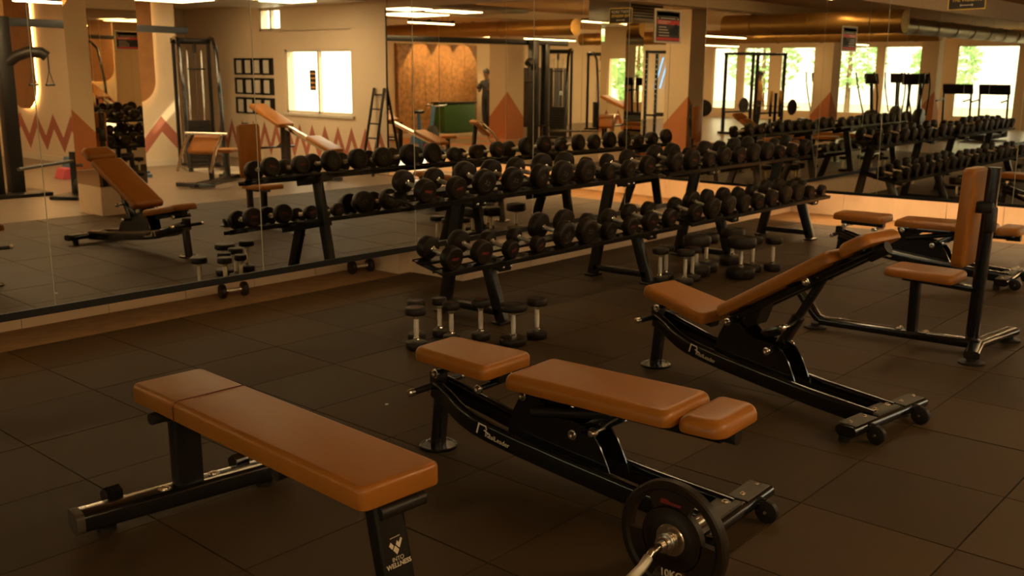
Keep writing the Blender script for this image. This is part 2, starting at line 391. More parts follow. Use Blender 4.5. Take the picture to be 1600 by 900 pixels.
def adjustable_bench(label, o, rear, seat, back_p, back_ang, logo=True, group='adjustable benches'):
    d = Vector((rear[0] - o[0], rear[1] - o[1], 0)); rz = math.atan2(d.y, d.x)
    R = thing('adjustable_bench', label, 'bench', (o[0], o[1], 0), rz, group)
    b = bm_(); sweep(b, [(0, 0, .012), (.035, 0, .31)], rrect(.075, .055, .024, 4), up=(1, 0, 0)); ob('front_post', b, 'gloss', R)
    b = bm_(); lathe(b, [(0, 0), (.088, 0), (.090, .004), (.090, .010), (.086, .014), (.075, .014), (.073, .010), (0, .010)], n=28); ob('foot_plate', b, 'gloss', R)
    for s in (-1, 1):
        P = []
        for u, z in ((.02, .292), (.06, .282), (.12, .262), (.18, .240), (.24, .220), (.31, .200), (.40, .182), (.55, .160), (.8, .130), (1.1, .098), (1.44, .072)):
            P.append((u, s * (.035 + .055 * sm(min(1, u / .3))), z))
        b = bm_(); sweep(b, P, rrect(.042, .088, .016, 3)); ob('side_rail', b, 'gloss', R)
        b = bm_()
        pl = [(.47, .19), (.50, .30), (.545, .385), (.575, .405), (.61, .400), (.645, .375), (.69, .335), (.75, .315), (.80, .318), (.855, .312), (.90, .29), (.94, .24), (.975, .17), (1.0, .11), (.8, .13)]
        prism(b, pl, (0, s * .062 - .004, 0), (1, 0, 0), (0, 0, 1), -.008); ob('gusset_plate', b, 'gloss', R)
    # seat
    su, sz, sa, sl = seat
    e = place(ob('seat', pad(sl, .27, .33, .062), 'leather', R), (su, 0, sz), sa)
    def onseat(u, dz): return (su + u * math.cos(sa) - dz * math.sin(sa), sz + u * math.sin(sa) + dz * math.cos(sa))
    b = bm_()
    u0, z0 = onseat(.05, -.085); u1, z1 = onseat(sl - .03, -.085)
    bar(b, (u0, 0, z0), (u1, 0, z1), .07, .045, .006); u2, z2 = onseat(.13, -.066)
    bar(b, (u2, -.1, z2), (u2, .1, z2), .05, .012); ob('seat_support', b, 'satin', R)
    # backrest and head pad
    bu, bz = back_p; ca, sn = math.cos(back_ang), math.sin(back_ang)
    def onb(u, h): return (bu + u * ca - h * sn, bz + u * sn + h * ca)
    p = onb(0, .064); place(ob('backrest', pad(.775, .34, .34, .064, r=.036), 'leather', R), (p[0], 0, p[1]), back_ang)
    p = onb(.795, .064); place(ob('head_pad', pad(.185, .33, .31, .064, r=.044), 'leather', R), (p[0], 0, p[1]), back_ang)
    b = bm_()
    for s in (-1, 1):
        p, q = onb(.01, -.022), onb(.93, -.022); bar(b, (p[0], s * .058, p[1]), (q[0], s * .058, q[1]), .03, .042, .006)
    for t in (.12, .45, .74, .86):
        p, q = onb(t, -.006), onb(t + .05, -.006); box(b, ((p[0] + q[0]) / 2, 0, (p[1] + q[1]) / 2), (.05, .24, .010), Matrix.Rotation(-back_ang, 3, 'Y'))
    p, q = onb(.0, -.03), onb(.12, -.10); prism(b, [(0, 0), (.24, .0), (.13, -.085), (.04, -.075)], (onb(.0, -.02)[0], -.05, onb(.0, -.02)[1]), (ca, 0, sn), (-sn, 0, ca), -.1)
    ob('back_frame', b, 'gloss', R)
    b = bm_(); p, q = onb(.86, -.03), onb(.965, -.03); sweep(b, [(p[0], 0, p[1]), (q[0], 0, q[1])], circ(.030, 16)); ob('frame_end_cap', b, 'plastic', R)
    # strut between lower pivot and back frame
    lo = Vector((.835, 0, .275)); tu = .585 if back_ang > .2 else .36
    p = onb(tu, -.03); hi = Vector((p[0], 0, p[1])); dd = (hi - lo)
    if dd.length > .25:
        b = bm_(); sweep(b, [lo - dd.normalized() * .02, lo + dd.normalized() * .22], rrect(.055, .055, .01, 2), up=(1, 0, 0)); ob('strut_sleeve', b, 'gloss', R)
        b = bm_(); sweep(b, [lo + dd.normalized() * .18, hi], rrect(.038, .038, .008, 2), up=(1, 0, 0))
        for t in (.30, .36, .42): 
            c = lo + dd.normalized() * t
            if t < dd.length - .04: rod(b, c + Vector((0, -.0205, 0)), c + Vector((0, .0205, 0)), .006, 8)
        ob('strut_tube', b, 'satin', R)
        bal = lo + dd.normalized() * .17
        b = bm_(); box(b, (.80, 0, .36), (.13, .06, .05), Matrix.Rotation(-.45, 3, 'Y'), .006); ob('strut_bracket', b, 'gloss', R)
    else:
        b = bm_(); sweep(b, [lo, lo + Vector((.17, 0, .10))], rrect(.055, .055, .01, 2), up=(1, 0, 0)); ob('strut_sleeve', b, 'gloss', R)
        bal = Vector((.93, 0, .31)); b = bm_(); rod(b, (.62, -.085, .325), (.98, -.05, .385), .022, 10); ob('strut_tube', b, 'satin', R)
    b = bm_(); rod(b, bal, bal + Vector((0, -.085, 0)), .010, 10); lathe(b, [(0, .0), (.012, .001), (.018, .008), (.021, .020), (.019, .032), (.012, .040), (0, .042)], bal + Vector((0, -.080, 0)), (0, -1, 0), 16); ob('pull_pin', b, 'chrome', R, label='chrome ball-ended pull pin')
    # pivots with chrome ends
    pv = [(.585, .392), (.838, .283), (onseat(.10, -.115)[0], onseat(.10, -.115)[1])]
    if back_ang < .2: pv.append((.345, .372))
    else: pv.append(onb(.555, -.022))
    for k, (u, z) in enumerate(pv):
        w = .088 if k == 2 else .105
        b = bm_(); rod(b, (u, -w, z), (u, w, z), .013, 10); ob('pivot_rod', b, 'satin', R)
        for s in (-1, 1): part_at('pivot_cap', ('cap', s), lambda bm: knob(bm, (0, 0, 0), s), 'chrome', R, (u, s * (w + .004), z))
    b = bm_(); rod(b, (0, -.155, .300), (0, .155, .300), .0165, 14); box(b, (.01, 0, .335), (.06, .06, .06), None, .006); ob('grip_bar', b, 'plastic', R)
    for s in (-1, 1): b = bm_(); lathe(b, [(0, .03), (.012, .029), (.0175, .024), (.0175, 0), (0, 0)], (0, s * .153, .300), (0, s, 0), 14); ob('grip_end', b, 'chrome', R)
    # rear stabiliser
    b = bm_(); sweep(b, [(1.44, -.335, .072), (1.44, .335, .072)], rrect(.105, .052, .025, 5)); ob('stabiliser_bar', b, 'gloss', R)
    for s in (-1, 1):
        b = bm_(); box(b, (1.437, s * .225, .1005), (.088, .19, .005), None, .002, 1); ob('tread_plate', b, 'plate', R)
        for t in (.17, .29): bolt_part(R, (1.437, s * t, .103), .007)
        bolt_part(R, (1.425, s * .055, .108), .010)
        b = bm_(); box(b, (1.505, s * .205, .060), (.05, .030, .035), None, .006); box(b, (1.50, s * .205, .085), (.04, .016, .02)); ob('wheel_bracket', b, 'gloss', R)
        b = bm_(); lathe(b, [(0, -.016), (.030, -.016), (.044, -.012), (.046, 0), (.044, .012), (.030, .016), (0, .016)], (1.522, s * .205, .046), (0, 1, 0), 20); wh = ob('wheel', b, 'plastic', R)
        b = bm_(); 
        for q in (-1, 1): lathe(b, [(0, .022), (.006, .022), (.008, .018), (.008, .012), (0, .012)], (1.522, s * .205, .046), (0, q, 0), 10)
        ob('axle_bolt', b, 'chrome', wh)
        b = bm_(); lathe(b, [(0, 0), (.028, 0), (.028, .05), (0, .05)], (1.40, s * .27, -.001), n=12); ob('rubber_foot', b, 'plastic', R)
    b = bm_(); box(b, (1.425, 0, .102), (.09, .20, .012), None, .003); ob('mount_plate', b, 'plate', R)
    if logo:
        u, z = .40, .184; n = Vector((0, -1, 0)); xd = Vector((.93, 0, -.165))
        b = bm_(); prism(b, [(0, -.022), (.006, .022), (.038, .022), (.044, .010), (.03, .004), (.055, -.004), (.072, -.006), (.07, -.001), (.045, .006), (.05, .014), (.042, .028), (-.002, .028), (-.008, -.022)], (.345, -.1125, .198), (.985, 0, -.17), (.17, 0, .985), .0006)
        ob('emblem', b, 'print', R, smooth=False)
        text('lettering', 'RealLeader', .030, 'print', R, frame_m((.45, -.1128, .168), (.985, 0, -.165), (.165, 0, .985)), .0004)
    return R
adjustable_bench('adjustable bench laid flat with tan seat, back and head pads, behind the weight plate', (2.93, 3.09), (2.99, 1.70), (-.02, .502, math.radians(-1.2), .45), (.525, .425), 0.0)
adjustable_bench('adjustable bench with tan pads and its backrest raised at a slant', (4.69, 3.07), (4.50, 1.665), (0.0, .508, math.radians(-11), .475), (.555, .415), math.radians(30.8))
adjustable_bench('flat adjustable bench with tan pads beyond the upright seat, nearest the far mirror', (8.46, 3.62), (8.54, 2.22), (-.02, .502, math.radians(-1.2), .45), (.525, .425), 0.0)

# ================================================================ FLAT BENCH
R = thing('flat_bench', 'plain flat bench with one long tan pad on two black legs', 'bench', (1.845, 3.46, 0), math.atan2(-1.415, -.055))
e = ob('seat', pad(1.465, .30, .305, .074, r=.020, vr=.030), 'leather', R); e.location = (-.045, 0, .509)
b = bm_(); sx = .30
sweep(b, [(sx, -.1535, .432), (sx, -.1535, .485), (sx, -.142, .5015), (sx, -.128, .5062), (sx, .128, .5062), (sx, .142, .5015), (sx, .1535, .485), (sx, .1535, .432)], rrect(.004, .004, .0015, 2), up=(1, 0, 0)); ob('pad_seam', b, 'seam', e).location = (.045, 0, -.505)
b = bm_(); sweep(b, [(.085, -.008, .09), (.085, -.008, .425)], rrect(.115, .058, .012, 3), up=(1, 0, 0)); ob('rear_leg', b, 'satin', R)
fl = bm_(); sweep(fl, [(1.375, -.045, .43), (1.47, -.045, .01)], rrect(.108, .058, .012, 3), up=(1, 0, 0)); fl = ob('front_leg', fl, 'satin', R)
b = bm_(); lathe(b, [(0, 0), (.075, 0), (.075, .012), (0, .012)], (1.47, -.045, 0), n=24); ob('foot_plate', b, 'gloss', R)
b = bm_(); bar(b, (.05, 0, .415), (1.40, 0, .415), .07, .03); ob('seat_rail', b, 'satin', R)
for u, hl in ((.135, .165), (.93, .13), (1.405, .085)):
    b = bm_(); sweep(b, [(u, -hl, .408), (u, hl, .408)], rrect(.045, .042, .018, 4)); ob('seat_bracket', b, 'plastic', R)
bmx = Matrix.Rotation(math.radians(-5.5), 3, 'Z')
b = bm_(); A, Bq = bmx @ Vector((0, -.43, 0)), bmx @ Vector((0, .41, 0)); A += Vector((.095, -.005, .064)); Bq += Vector((.095, -.005, .064))
sweep(b, [A, Bq], rrect(.105, .074, .018, 4)); ob('base_bar', b, 'gloss', R)
for p, s in ((A, -1), (Bq, 1)):
    dv = (Bq - A).normalized()
    b = bm_(); sweep(b, [p - dv * s * .012, p + dv * s * .010, p + dv * s * .018], rrect(.109, .078, .022, 4)); ob('end_cap', b, 'plate', R)
    q = p - dv * s * .10
    b = bm_(); lathe(b, [(0, 0), (.036, 0), (.036, .016), (.022, .022), (.022, .035), (0, .035)], (q.x, q.y, 0), n=18); ob('rubber_foot', b, 'plastic', R)
    q = p - dv * s * .16 + Vector((-.075, 0, .025))
    b = bm_(); prism(b, [(-.03, -.03), (.03, -.03), (.03, .03), (-.005, .042), (-.04, .015)], q - dv * .03, (1, 0, 0), (0, 0, 1), -.06); ob('wheel_bracket', b, 'gloss', R)
for s in (-1, 1): bolt_part(R, (.095, -.008 + s * .105, .100), .015)
# emblem and lettering on the front leg
fx = Vector((0, 1, 0)); fy = Vector((-.095, 0, .42)).normalized(); fn = fx.cross(fy)
def onleg(t, x=0, lift=.0295):
    p = Vector((1.375, -.045, .43)).lerp(Vector((1.47, -.045, .01)), t); return p + fx * x + fn * lift
b = bm_(); o3 = onleg(.335); s2 = .0245
def diam(pts): prism(b, [(x * s2, y * s2) for x, y in pts], o3, fx, fy, .0006)
diam([(-1.05, .55), (-.75, .95), (-.35, .45), (-.65, .05)]); diam([(-.55, -.05), (-.15, .4), (.35, -.2), (-.05, -.72)])
diam([(-.02, .5), (.22, .95), (.45, .62), (.8, 1.15), (1.05, .95), (.45, -.02)]); diam([(-.75, 1.35), (.75, 1.42), (.75, 1.5), (-.75, 1.43)])
ob('emblem', b, 'print', fl, smooth=False)
text('lettering', 'INTO', .018, 'print', fl, frame_m(onleg(.335) - fy * .030, fx, fy), .0004)
text('lettering', 'WELLNESS', .0195, 'print', fl, frame_m(onleg(.335) - fy * .047, fx, fy), .0004, bold=True)

# ================================================================ UPRIGHT SEAT
R = thing('upright_bench', 'upright utility seat with a tall tan back pad on a black floor rail', 'bench', (6.2, 2.05, 0), 0)
def loc(x, y, z): return (x - 6.2, y - 2.05, z)
b = pad(.43, .29, .30, .056); e = ob('seat', b, 'leather', R); e.location = loc(6.2, 2.29, .497); e.rotation_euler = (0, math.radians(1.5), -PI / 2)
b = pad(.60, .26, .27, .070, r=.020); e = ob('backrest', b, 'leather', R)
e.matrix_local = frame_m(loc(6.2, 1.822, .535), (0, -.045, 1), (-1, 0, 0))
b = bm_(); sweep(b, [loc(6.23, 1.775, .05), loc(6.23, 1.735, 1.14)], rrect(.075, .06, .02, 3), up=(1, 0, 0)); ob('back_post', b, 'gloss', R)
b = bm_(); box(b, loc(6.22, 1.765, .90), (.10, .11, .07), None, .015); box(b, loc(6.22, 1.73, .83), (.09, .06, .16), None, .02); ob('adjuster_clamp', b, 'plastic', R)
b = bm_(); sweep(b, [loc(6.18, 2.12, .06), loc(6.18, 2.12, .44)], rrect(.06, .06, .012, 3), up=(1, 0, 0)); ob('seat_post', b, 'gloss', R)
b = bm_(); bar(b, loc(6.18, 2.2, .425), loc(6.2, 1.78, .40), .06, .035); ob('seat_rail', b, 'gloss', R)
b = bm_(); box(b, loc(6.18, 2.02, .42), (.10, .10, .03), None, .01); ob('seat_bracket', b, 'plastic', R)
b = bm_(); sweep(b, [loc(6.16, 2.90, .26), loc(6.16, 2.82, .16), loc(6.16, 2.74, .075), loc(6.16, 2.68, .06)], rrect(.07, .05, .018, 3)); ob('foot_brace', b, 'gloss', R)
b = bm_(); sweep(b, [loc(6.16, 2.72, .06), loc(6.20, 1.72, .06)], rrect(.08, .055, .018, 3)); ob('floor_rail', b, 'gloss', R)
b = bm_(); sweep(b, [loc(5.93, 1.68, .055), loc(6.22, 1.74, .055), loc(6.72, 1.67, .055)], rrect(.09, .05, .02, 3)); ob('cross_foot', b, 'gloss', R)
for x, y in ((5.96, 1.685), (6.66, 1.675), (6.17, 2.76)):
    b = bm_(); lathe(b, [(0, 0), (.075, 0), (.075, .010), (.03, .014), (.03, .035), (0, .035)], loc(x, y, 0), n=22); ob('rubber_foot', b, 'plastic', R)
for x, y in ((6.16, 2.20), (6.20, 2.20), (6.16, 2.04), (6.20, 2.04)): bolt_part(R, loc(x, y, .088), .011)

# ================================================================ DUMBBELLS
CACHE = {}
def dumbbell(label, r, t, gap, red, group, name='dumbbell'):
    """axis along local Y, centred at the origin; head radius r, head thickness t, grip length gap"""
    key = (round(r, 3), round(t, 3), round(gap, 3), red)
    if key in CACHE: return clone(CACHE[key], (0, 0, 0), 0, label, group)
    R = thing(name, label, 'dumbbell', group=group)
    for s in (-1, 1):
        b = bm_(); h0 = gap / 2
        lathe(b, [(0, h0), (r * .62, h0), (r * .93, h0 + t * .10), (r * .99, h0 + t * .22), (r, h0 + t * .5), (r * .985, h0 + t * .80), (r * .94, h0 + t * .93), (r * .88, h0 + t * .985), (r * .62, h0 + t), (r * .60, h0 + t * .97), (0, h0 + t * .97)], (0, 0, 0), (0, s, 0), 28)
        hd = ob('head', b, 'urethane', R)
        b = bm_(); y = s * (h0 + t * .971)
        o = (0, y, 0); ux, uy = ((-s, 0, 0), (0, 0, 1))
        if red: prism(b, [(-.42 * r, -.10 * r), (.30 * r, -.13 * r), (.45 * r, .13 * r), (-.30 * r, .10 * r)], o, ux, uy, .0007)
        else:
            for k in (-1, 1): prism(b, [(k * .16 * r - .10 * r, -.16 * r), (k * .16 * r + .10 * r, -.16 * r), (k * .16 * r + .10 * r, .16 * r), (k * .16 * r - .10 * r, .16 * r), (k * .16 * r - .10 * r, .10 * r), (k * .16 * r + .04 * r, .10 * r), (k * .16 * r + .04 * r, -.10 * r), (k * .16 * r - .10 * r, -.10 * r)], o, ux, uy, .0007)
        ob('face_mark', b, 'red' if red else 'dimprint', hd, smooth=False)
        b = bm_(); lathe(b, [(.0, 0), (.022, 0), (.022, .010), (.018, .014), (.018, .022), (0, .022)], (0, s * gap / 2, 0), (0, -s, 0), 16); ob('collar', b, 'chrome', R)
    b = bm_(); g = gap / 2 - .012
    lathe(b, [(.0135, -g), (.0150, -g * .5), (.0165, 0), (.0150, g * .5), (.0135, g)], (0, 0, 0), (0, 1, 0), 16); ob('handle', b, 'knurl', R)
    CACHE[key] = R
    return R
TILT = math.radians(12)
def tier_z(y, zf, yf): return zf + (y - yf) * math.tan(TILT)
def rack(label, x0, x1, frames, group='dumbbell racks'):
    R = thing('dumbbell_rack', label, 'rack', ((x0 + x1) / 2, 4.7, 0), 0, group)
    cx = (x0 + x1) / 2
    def lc(x, y, z): return (x - cx, y - 4.7, z)
    for fx_ in frames:
        b = bm_(); sweep(b, [lc(fx_, 5.03, .015), lc(fx_, 4.86, .835)], rrect(.095, .05, .008, 2), up=(1, 0, 0)); ob('rear_post', b, 'satin', R)
        b = bm_(); sweep(b, [lc(fx_, 4.455, .015), lc(fx_, 4.60, .43)], rrect(.095, .05, .008, 2), up=(1, 0, 0)); ob('front_leg', b, 'satin', R)
        b = bm_(); bar(b, lc(fx_, 4.47, .075), lc(fx_, 5.01, .075), .05, .05); ob('floor_brace', b, 'satin', R)
        b = bm_(); bar(b, lc(fx_, 4.67, tier_z(4.67, .803, 4.6)), lc(fx_, 4.96, tier_z(4.96, .803, 4.6)), .14, .05); bar(b, lc(fx_, 4.42, tier_z(4.42, .383, 4.35)), lc(fx_, 4.95, tier_z(4.95, .383, 4.35)), .12, .05); ob('tier_bracket', b, 'satin', R)
        for y in (4.455, 5.03):
            b = bm_(); box(b, lc(fx_, y, .008), (.14, .09, .014), None, .003, 1); ob('foot_plate', b, 'satin', R)
        for y, z in ((4.655, .82), (4.415, .405)):
            for dx in (-.035, .035): part_at('bolt', 'rackbolt', lambda bm: lathe(bm, [(0, .012), (.008, .010), (.010, 0), (0, 0)], (0, 0, 0), (0, -1, 0), 10), 'chrome', R, lc(fx_ + dx, y - .003, z))
    ey, ez = (0, math.cos(TILT), math.sin(TILT)), (0, -math.sin(TILT), math.cos(TILT))
    for yf, zf in ((4.58, .845), (4.33, .425)):
        for q0, q1 in ((.075, .175), (.275, .375)):
            lip = -.026 if q0 < .1 else -.012
            b = bm_(); prism(b, [(q0, lip), (q0, .004), (q0 + .006, .006), (q0 + .012, 0), (q1 - .012, 0), (q1 - .006, .006), (q1, .004), (q1, lip), (q1 - .006, lip), (q1 - .010, -.008), (q0 + .010, -.008), (q0 + .006, lip)], lc(x0, yf, zf), ey, ez, x1 - x0); ob('tier_rail', b, 'satin', R)
        for fx_ in list(frames) + [x0 + .06, x1 - .06]:
            b = bm_(); bar(b, lc(fx_, yf + .10, tier_z(yf + .10, zf - .022, yf)), lc(fx_, yf + .37, tier_z(yf + .37, zf - .022, yf)), .05, .022); ob('tier_tie', b, 'satin', R)
        for k in range(10):
            xk = (4.375 if x0 < 5 else 7.36) + .285 * k + .142
            if xk < x1 - .05:
                for q in (.125, .325):
                    b = bm_(); prism(b, [(-.030, 0), (.030, 0), (.012, .022), (-.012, .022)], lc(xk, yf + q * math.cos(TILT) - .02, tier_z(yf + q * math.cos(TILT) - .02, zf, yf)), (1, 0, 0), (0, 0, 1), -.04); ob('saddle', b, 'plastic', R, smooth=False)
    return R
rack('black two-tier dumbbell rack at the near end of the mirror, with standing dumbbells before it', 4.25, 7.08, (4.86, 6.66))
rack('black two-tier dumbbell rack in the corner where the two mirrors meet', 7.24, 10.02, (8.02, 9.70))
r1u = [.078, .076, .090, .088, .088, .094, .092, .066, .070, .080]; r1l = [.080, .082, .063, .060, .100, .098, .070, .072, .080, .076]
r2u = [.088, .090, .064, .088, .082, .090, .090, .064, .070, .084]; r2l = [.076, .094, .090, .086, .076, .080, .090, .086, .068, .060]
R1U = [1, 1, 0, 0, 0, 0, 0, 0, 0, 1]; R1L = [1, 1, 1, 1, 0, 0, 0, 1, 1, 1]; R2U = [0, 1, 1, 0, 1, 0, 0, 1, 1, 1]; R2L = [1, 0, 0, 0, 1, 1, 0, 0, 1, 1]
def fill(rads, reds, x0, dx, yc, zt, yf, rname, tname):
    for k, r in enumerate(rads):
        if k < 9: pos = '%s dumbbell from the left on the %s tier of the %s rack' % (ORD[k], tname, rname)
        else: pos = 'last dumbbell at the right end on the %s tier of the %s rack' % (tname, rname)
        t = .074 + .30 * (r - .06); D = dumbbell(('small ' if r < .068 else 'large ' if r > .086 else '') + pos, r, t, .140, bool(reds[k]), 'dumbbells on the %s tier of the %s rack' % (tname, rname))
        D.location = (x0 + dx * k, yc, tier_z(yc, zt, yf) + (r + .0012) / math.cos(TILT)); D.rotation_euler = (TILT, random.uniform(-.5, .5), random.uniform(-.03, .03))
fill(r1u, R1U, 4.375, .287, 4.80, .845, 4.58, 'near', 'upper'); fill(r1l, R1L, 4.36, .286, 4.55, .425, 4.33, 'near', 'lower')
fill(r2u, R2U, 7.38, .283, 4.80, .845, 4.58, 'corner', 'upper'); fill(r2l, R2L, 7.34, .280, 4.55, .425, 4.33, 'corner', 'lower')
def stand(label, x, y, r, t, gap, red, group):
    D = dumbbell(label, r, t, gap, red, group); D.location = (x, y, gap / 2 + t); D.rotation_euler = (PI / 2, 0, random.uniform(0, 6.28)); return D
g1 = 'dumbbells standing on end before the near rack'
for lab, x, y, r, gap, red in (('in front, leftmost of the bunch by the near rack leg', 4.01, 4.41, .068, .165, 1), ('half hidden behind the leftmost one of its bunch', 4.15, 4.56, .060, .165, 1), ('by the rear foot of the near rack', 4.32, 4.52, .050, .16, 1),
    ('beside the near rack foot, above the corner of the tan seat', 4.27, 4.36, .056, .16, 1), ('just left of the front foot of the near rack', 4.44, 4.26, .063, .165, 1), ('right of the near rack foot, largest head and nearest the bench', 4.49, 4.02, .088, .165, 0), ('right of the near rack foot, hindmost of that pair', 4.71, 4.01, .067, .165, 0)):
    stand('upright dumbbell ' + lab, x, y, r, .052, gap, bool(red), g1)
g2 = 'dumbbells standing on end between the two racks'
for lab, x, y, r, t, gap, red in (('at the left edge of its bunch, behind the raised bench seat', 6.78, 4.42, .070, .052, .185, 0), ('second back at the left edge of the bunch by the far rack', 6.95, 4.47, .068, .05, .185, 1), ('nearest the raised bench seat, with a dark red face', 6.83, 4.21, .075, .052, .185, 1), ('behind the red-faced one of the bunch by the far rack', 7.01, 4.25, .072, .052, .185, 1),
    ('with a broad head, left front of the big ones', 7.22, 4.34, .120, .098, .155, 0), ('with a broad head, middle of the big ones', 7.45, 4.38, .108, .092, .155, 0), ('with a broad head, hindmost below the far rack tier', 7.87, 4.36, .108, .092, .155, 0), ('with the broadest head, right front of the big ones', 7.38, 4.0, .122, .10, .155, 0), ('half hidden behind the broadest-headed one', 7.70, 4.06, .080, .070, .175, 0), ('at the right edge of the bunch, standing alone', 7.86, 3.95, .076, .062, .175, 0)):
    stand('upright dumbbell ' + lab, x, y, r, t, gap, bool(red), g2)
for lab, x, y, r in (('lying half under the mirror at the left of the dusty strip', 4.10, 6.62, .058), ('lying half under the mirror near the end of the dusty strip', 5.40, 6.64, .062)):
    D = dumbbell('dumbbell ' + lab, r, .042, .135, False, 'dumbbells lying under the mirror'); D.location = (x, y, r - .002); D.rotation_euler = (0, .4, math.radians(80))
# ================================================================ CURL BAR WITH PLATES
R = thing('curl_bar', 'chrome curl bar lying on the floor in front of the flat adjustable bench', 'barbell', (2.49, 1.56, .196), 0)
b = bm_(); pts = [(-.01, 0, 0), (-.05, 0, 0), (-.10, 0, -.004), (-.16, -.005, -.03), (-.27, -.012, -.045), (-.38, -.005, -.02), (-.45, 0, -.004), (-.50, 0, .004), (-.57, 0, .02), (-.66, 0, .02), (-.78, 0, -.03), (-.88, 0, 0), (-.96, 0, 0)]
sweep(b, pts, circ(.0145, 14)); ob('bar_shaft', b, 'chrome', R)
b = bm_(); sweep(b, [(-.12, -.0015, -.012), (-.16, -.005, -.03), (-.27, -.012, -.045), (-.36, -.0065, -.0255)], circ(.0162, 16)); ob('knurled_grip', b, 'knurl', R)
for s, x in ((1, -.005), (-1, -.955)):
    b = bm_(); lathe(b, [(0, 0), (.031, 0), (.033, .003), (.033, .012), (.024, .014), (.024, .03), (0, .03)], (x - s * .012, 0, 0), (-s, 0, 0), 24)
    lathe(b, [(0, 0), (.0245, 0), (.0245, .21), (.022, .215), (0, .215)], (x, 0, 0), (s, 0, 0), 20); ob('sleeve', b, 'chrome', R)
def weight_plate(label, x, s):
    W_ = thing('weight_plate', label, 'weight plate', (x, 1.56, .196), 0, 'plates on the curl bar')
    # plan in the YZ plane: rim ring, hub, three broad webs leaving three grip openings
    def ring(bm, prof, n=56): lathe(bm, prof, (0, 0, 0), (-s, 0, 0), n)
    b = bm_(); ring(b, [(.165, -.018), (.190, -.020), (.196, -.014), (.197, 0), (.196, .014), (.190, .020), (.172, .020), (.165, .014), (.160, .012), (.160, -.016), (.165, -.018)]); ob('rim', b, 'urethane', W_)
    b = bm_(); ring(b, [(.026, .019), (.05, .019), (.074, .016), (.078, .013), (.112, .013), (.112, -.013), (.078, -.013), (.074, -.016), (.026, -.018), (.026, .019)], 40)
    ob('hub', b, 'urethane', W_)
    for k in range(3):
        a0 = math.radians(90 + 120 * k); poly = []; hw = math.radians(31)
        for q in range(13): a = a0 - hw + hw * 2 * q / 12; poly.append((.168 * math.cos(a), .168 * math.sin(a)))
        for q in range(13): a = a0 + hw * 1.12 - hw * 2.24 * q / 12; poly.append((.108 * math.cos(a), .108 * math.sin(a)))
        b = bm_(); prism(b, poly, (-s * .013, 0, 0), (0, 1, 0), (0, 0, 1), s * .026); ob('web', b, 'urethane', W_, smooth=False)
    b = bm_(); ring(b, [(.0255, .0215), (.052, .0215), (.054, .0195), (.054, .010), (.0255, .010), (.0255, .0215)], 32); ob('steel_insert', b, 'chrome', W_)
    return W_
P1 = weight_plate('black ten kilo weight plate with grip openings standing upright on the floor', 2.515, 1)
P1.rotation_euler = (math.radians(-3), 0, 0)
nx = Vector((0, -1, 0))
text('lettering', '10KG', .036, 'print', P1, frame_m((-.0142, .002, -.122), (0, -1, 0), (0, 0, 1)), .0006, bold=True)
b = bm_(); prism(b, [(-.04, -.006), (.035, -.010), (.042, -.002), (.0, .002), (-.012, .010), (-.036, .008)], (-.0136, 0, .125), (0, -1, 0), (0, 0, 1), .0006); ob('emblem', b, 'red', P1, smooth=False)
weight_plate('black weight plate on the near end of the curl bar', 1.49, -1)

# ================================================================ SIGNS ON THE MIRRORS
def poster(name, label, o, x, y, w, h, rows, border='acrylic', cat='poster'):
    """flat printed board at lower left corner o, width along x, height along y, printed strips as thin raised print"""
    R = thing(name, label, cat, o); x = Vector(x); y = Vector(y); n = x.cross(y)
    def strip(nm, a, c, u, v, m, lift):
        b = bm_(); prism(b, [(a, u), (c, u), (c, v), (a, v)], n * lift, x, y, .0012); return ob(nm, b, m, R, smooth=False)
    strip('backing', 0, w, 0, h, border, .002)
    for nm, a, c, u, v, m in rows: strip(nm, a * w, c * w, u * h, v * h, m, .0034)
    return R, x, y, n
yy = lean_l(2.2) - .002
R, x, y, n = poster('gym_rules_poster', 'small red and black printed poster in a clear holder on the long mirror', (8.45, yy, 2.03), (1, 0, 0), (0, 0, 1), .50, .335, [('print_panel', .07, .93, .06, .94, 'posterdark'), ('header_band', .10, .90, .80, .91, 'posterorange')])
for nm, a, c, u, v, m in (('red_band', .08, .92, .55, .68, 'posterred'), ('footer_band', .08, .92, .08, .17, 'posterred')):
    b = bm_(); prism(b, [(a * .5, u * .335), (c * .5, u * .335), (c * .5, v * .335), (a * .5, v * .335)], n * .0048, x, y, .001); ob(nm, b, m, R, smooth=False)
b = bm_()
for k, (a, c, v) in enumerate(((.16, .44, .47), (.16, .50, .39), (.16, .56, .31), (.16, .60, .22), (.22, .80, .73), (.14, .6, .635), (.14, .5, .585))):
    for q in range(int((c - a) / .055)):
        u0 = a + q * .055; prism(b, [(u0 * .5, (v - .014) * .335), ((u0 + .042) * .5, (v - .014) * .335), ((u0 + .042) * .5, (v + .014) * .335), (u0 * .5, (v + .014) * .335)], n * .0062, x, y, .0006)
ob('print_lines', b, 'print', R, smooth=False, kind='stuff')
b = bm_()
for a in (.115, .855): prism(b, [((a - .03) * .5, .705 * .335), ((a + .03) * .5, .705 * .335), (a * .5, .77 * .335)], n * .0062, x, y, .0006)
ob('warning_mark', b, 'posteryellow', R, smooth=False)
b = bm_(); prism(b, [(.26, .09), (.43, .08), (.45, .17), (.39, .20), (.33, .15), (.28, .14)], n * .0050, x, y, .0008); ob('picture', b, 'tee', R, smooth=False)
xx = lean_f(2.4) - .002
R, x, y, n = poster('weights_sign', 'black sign with yellow lettering and double arrow on the far mirror', (xx, 3.66, 2.365), (0, -1, 0), (0, 0, 1), .375, .20, [('print_panel', .03, .97, .05, .95, 'posterdark')], 'posteryellow', 'sign')
def onsign(u, v, l=.0048): p = x * u + y * v + n * l; return frame_m(p, x, y)
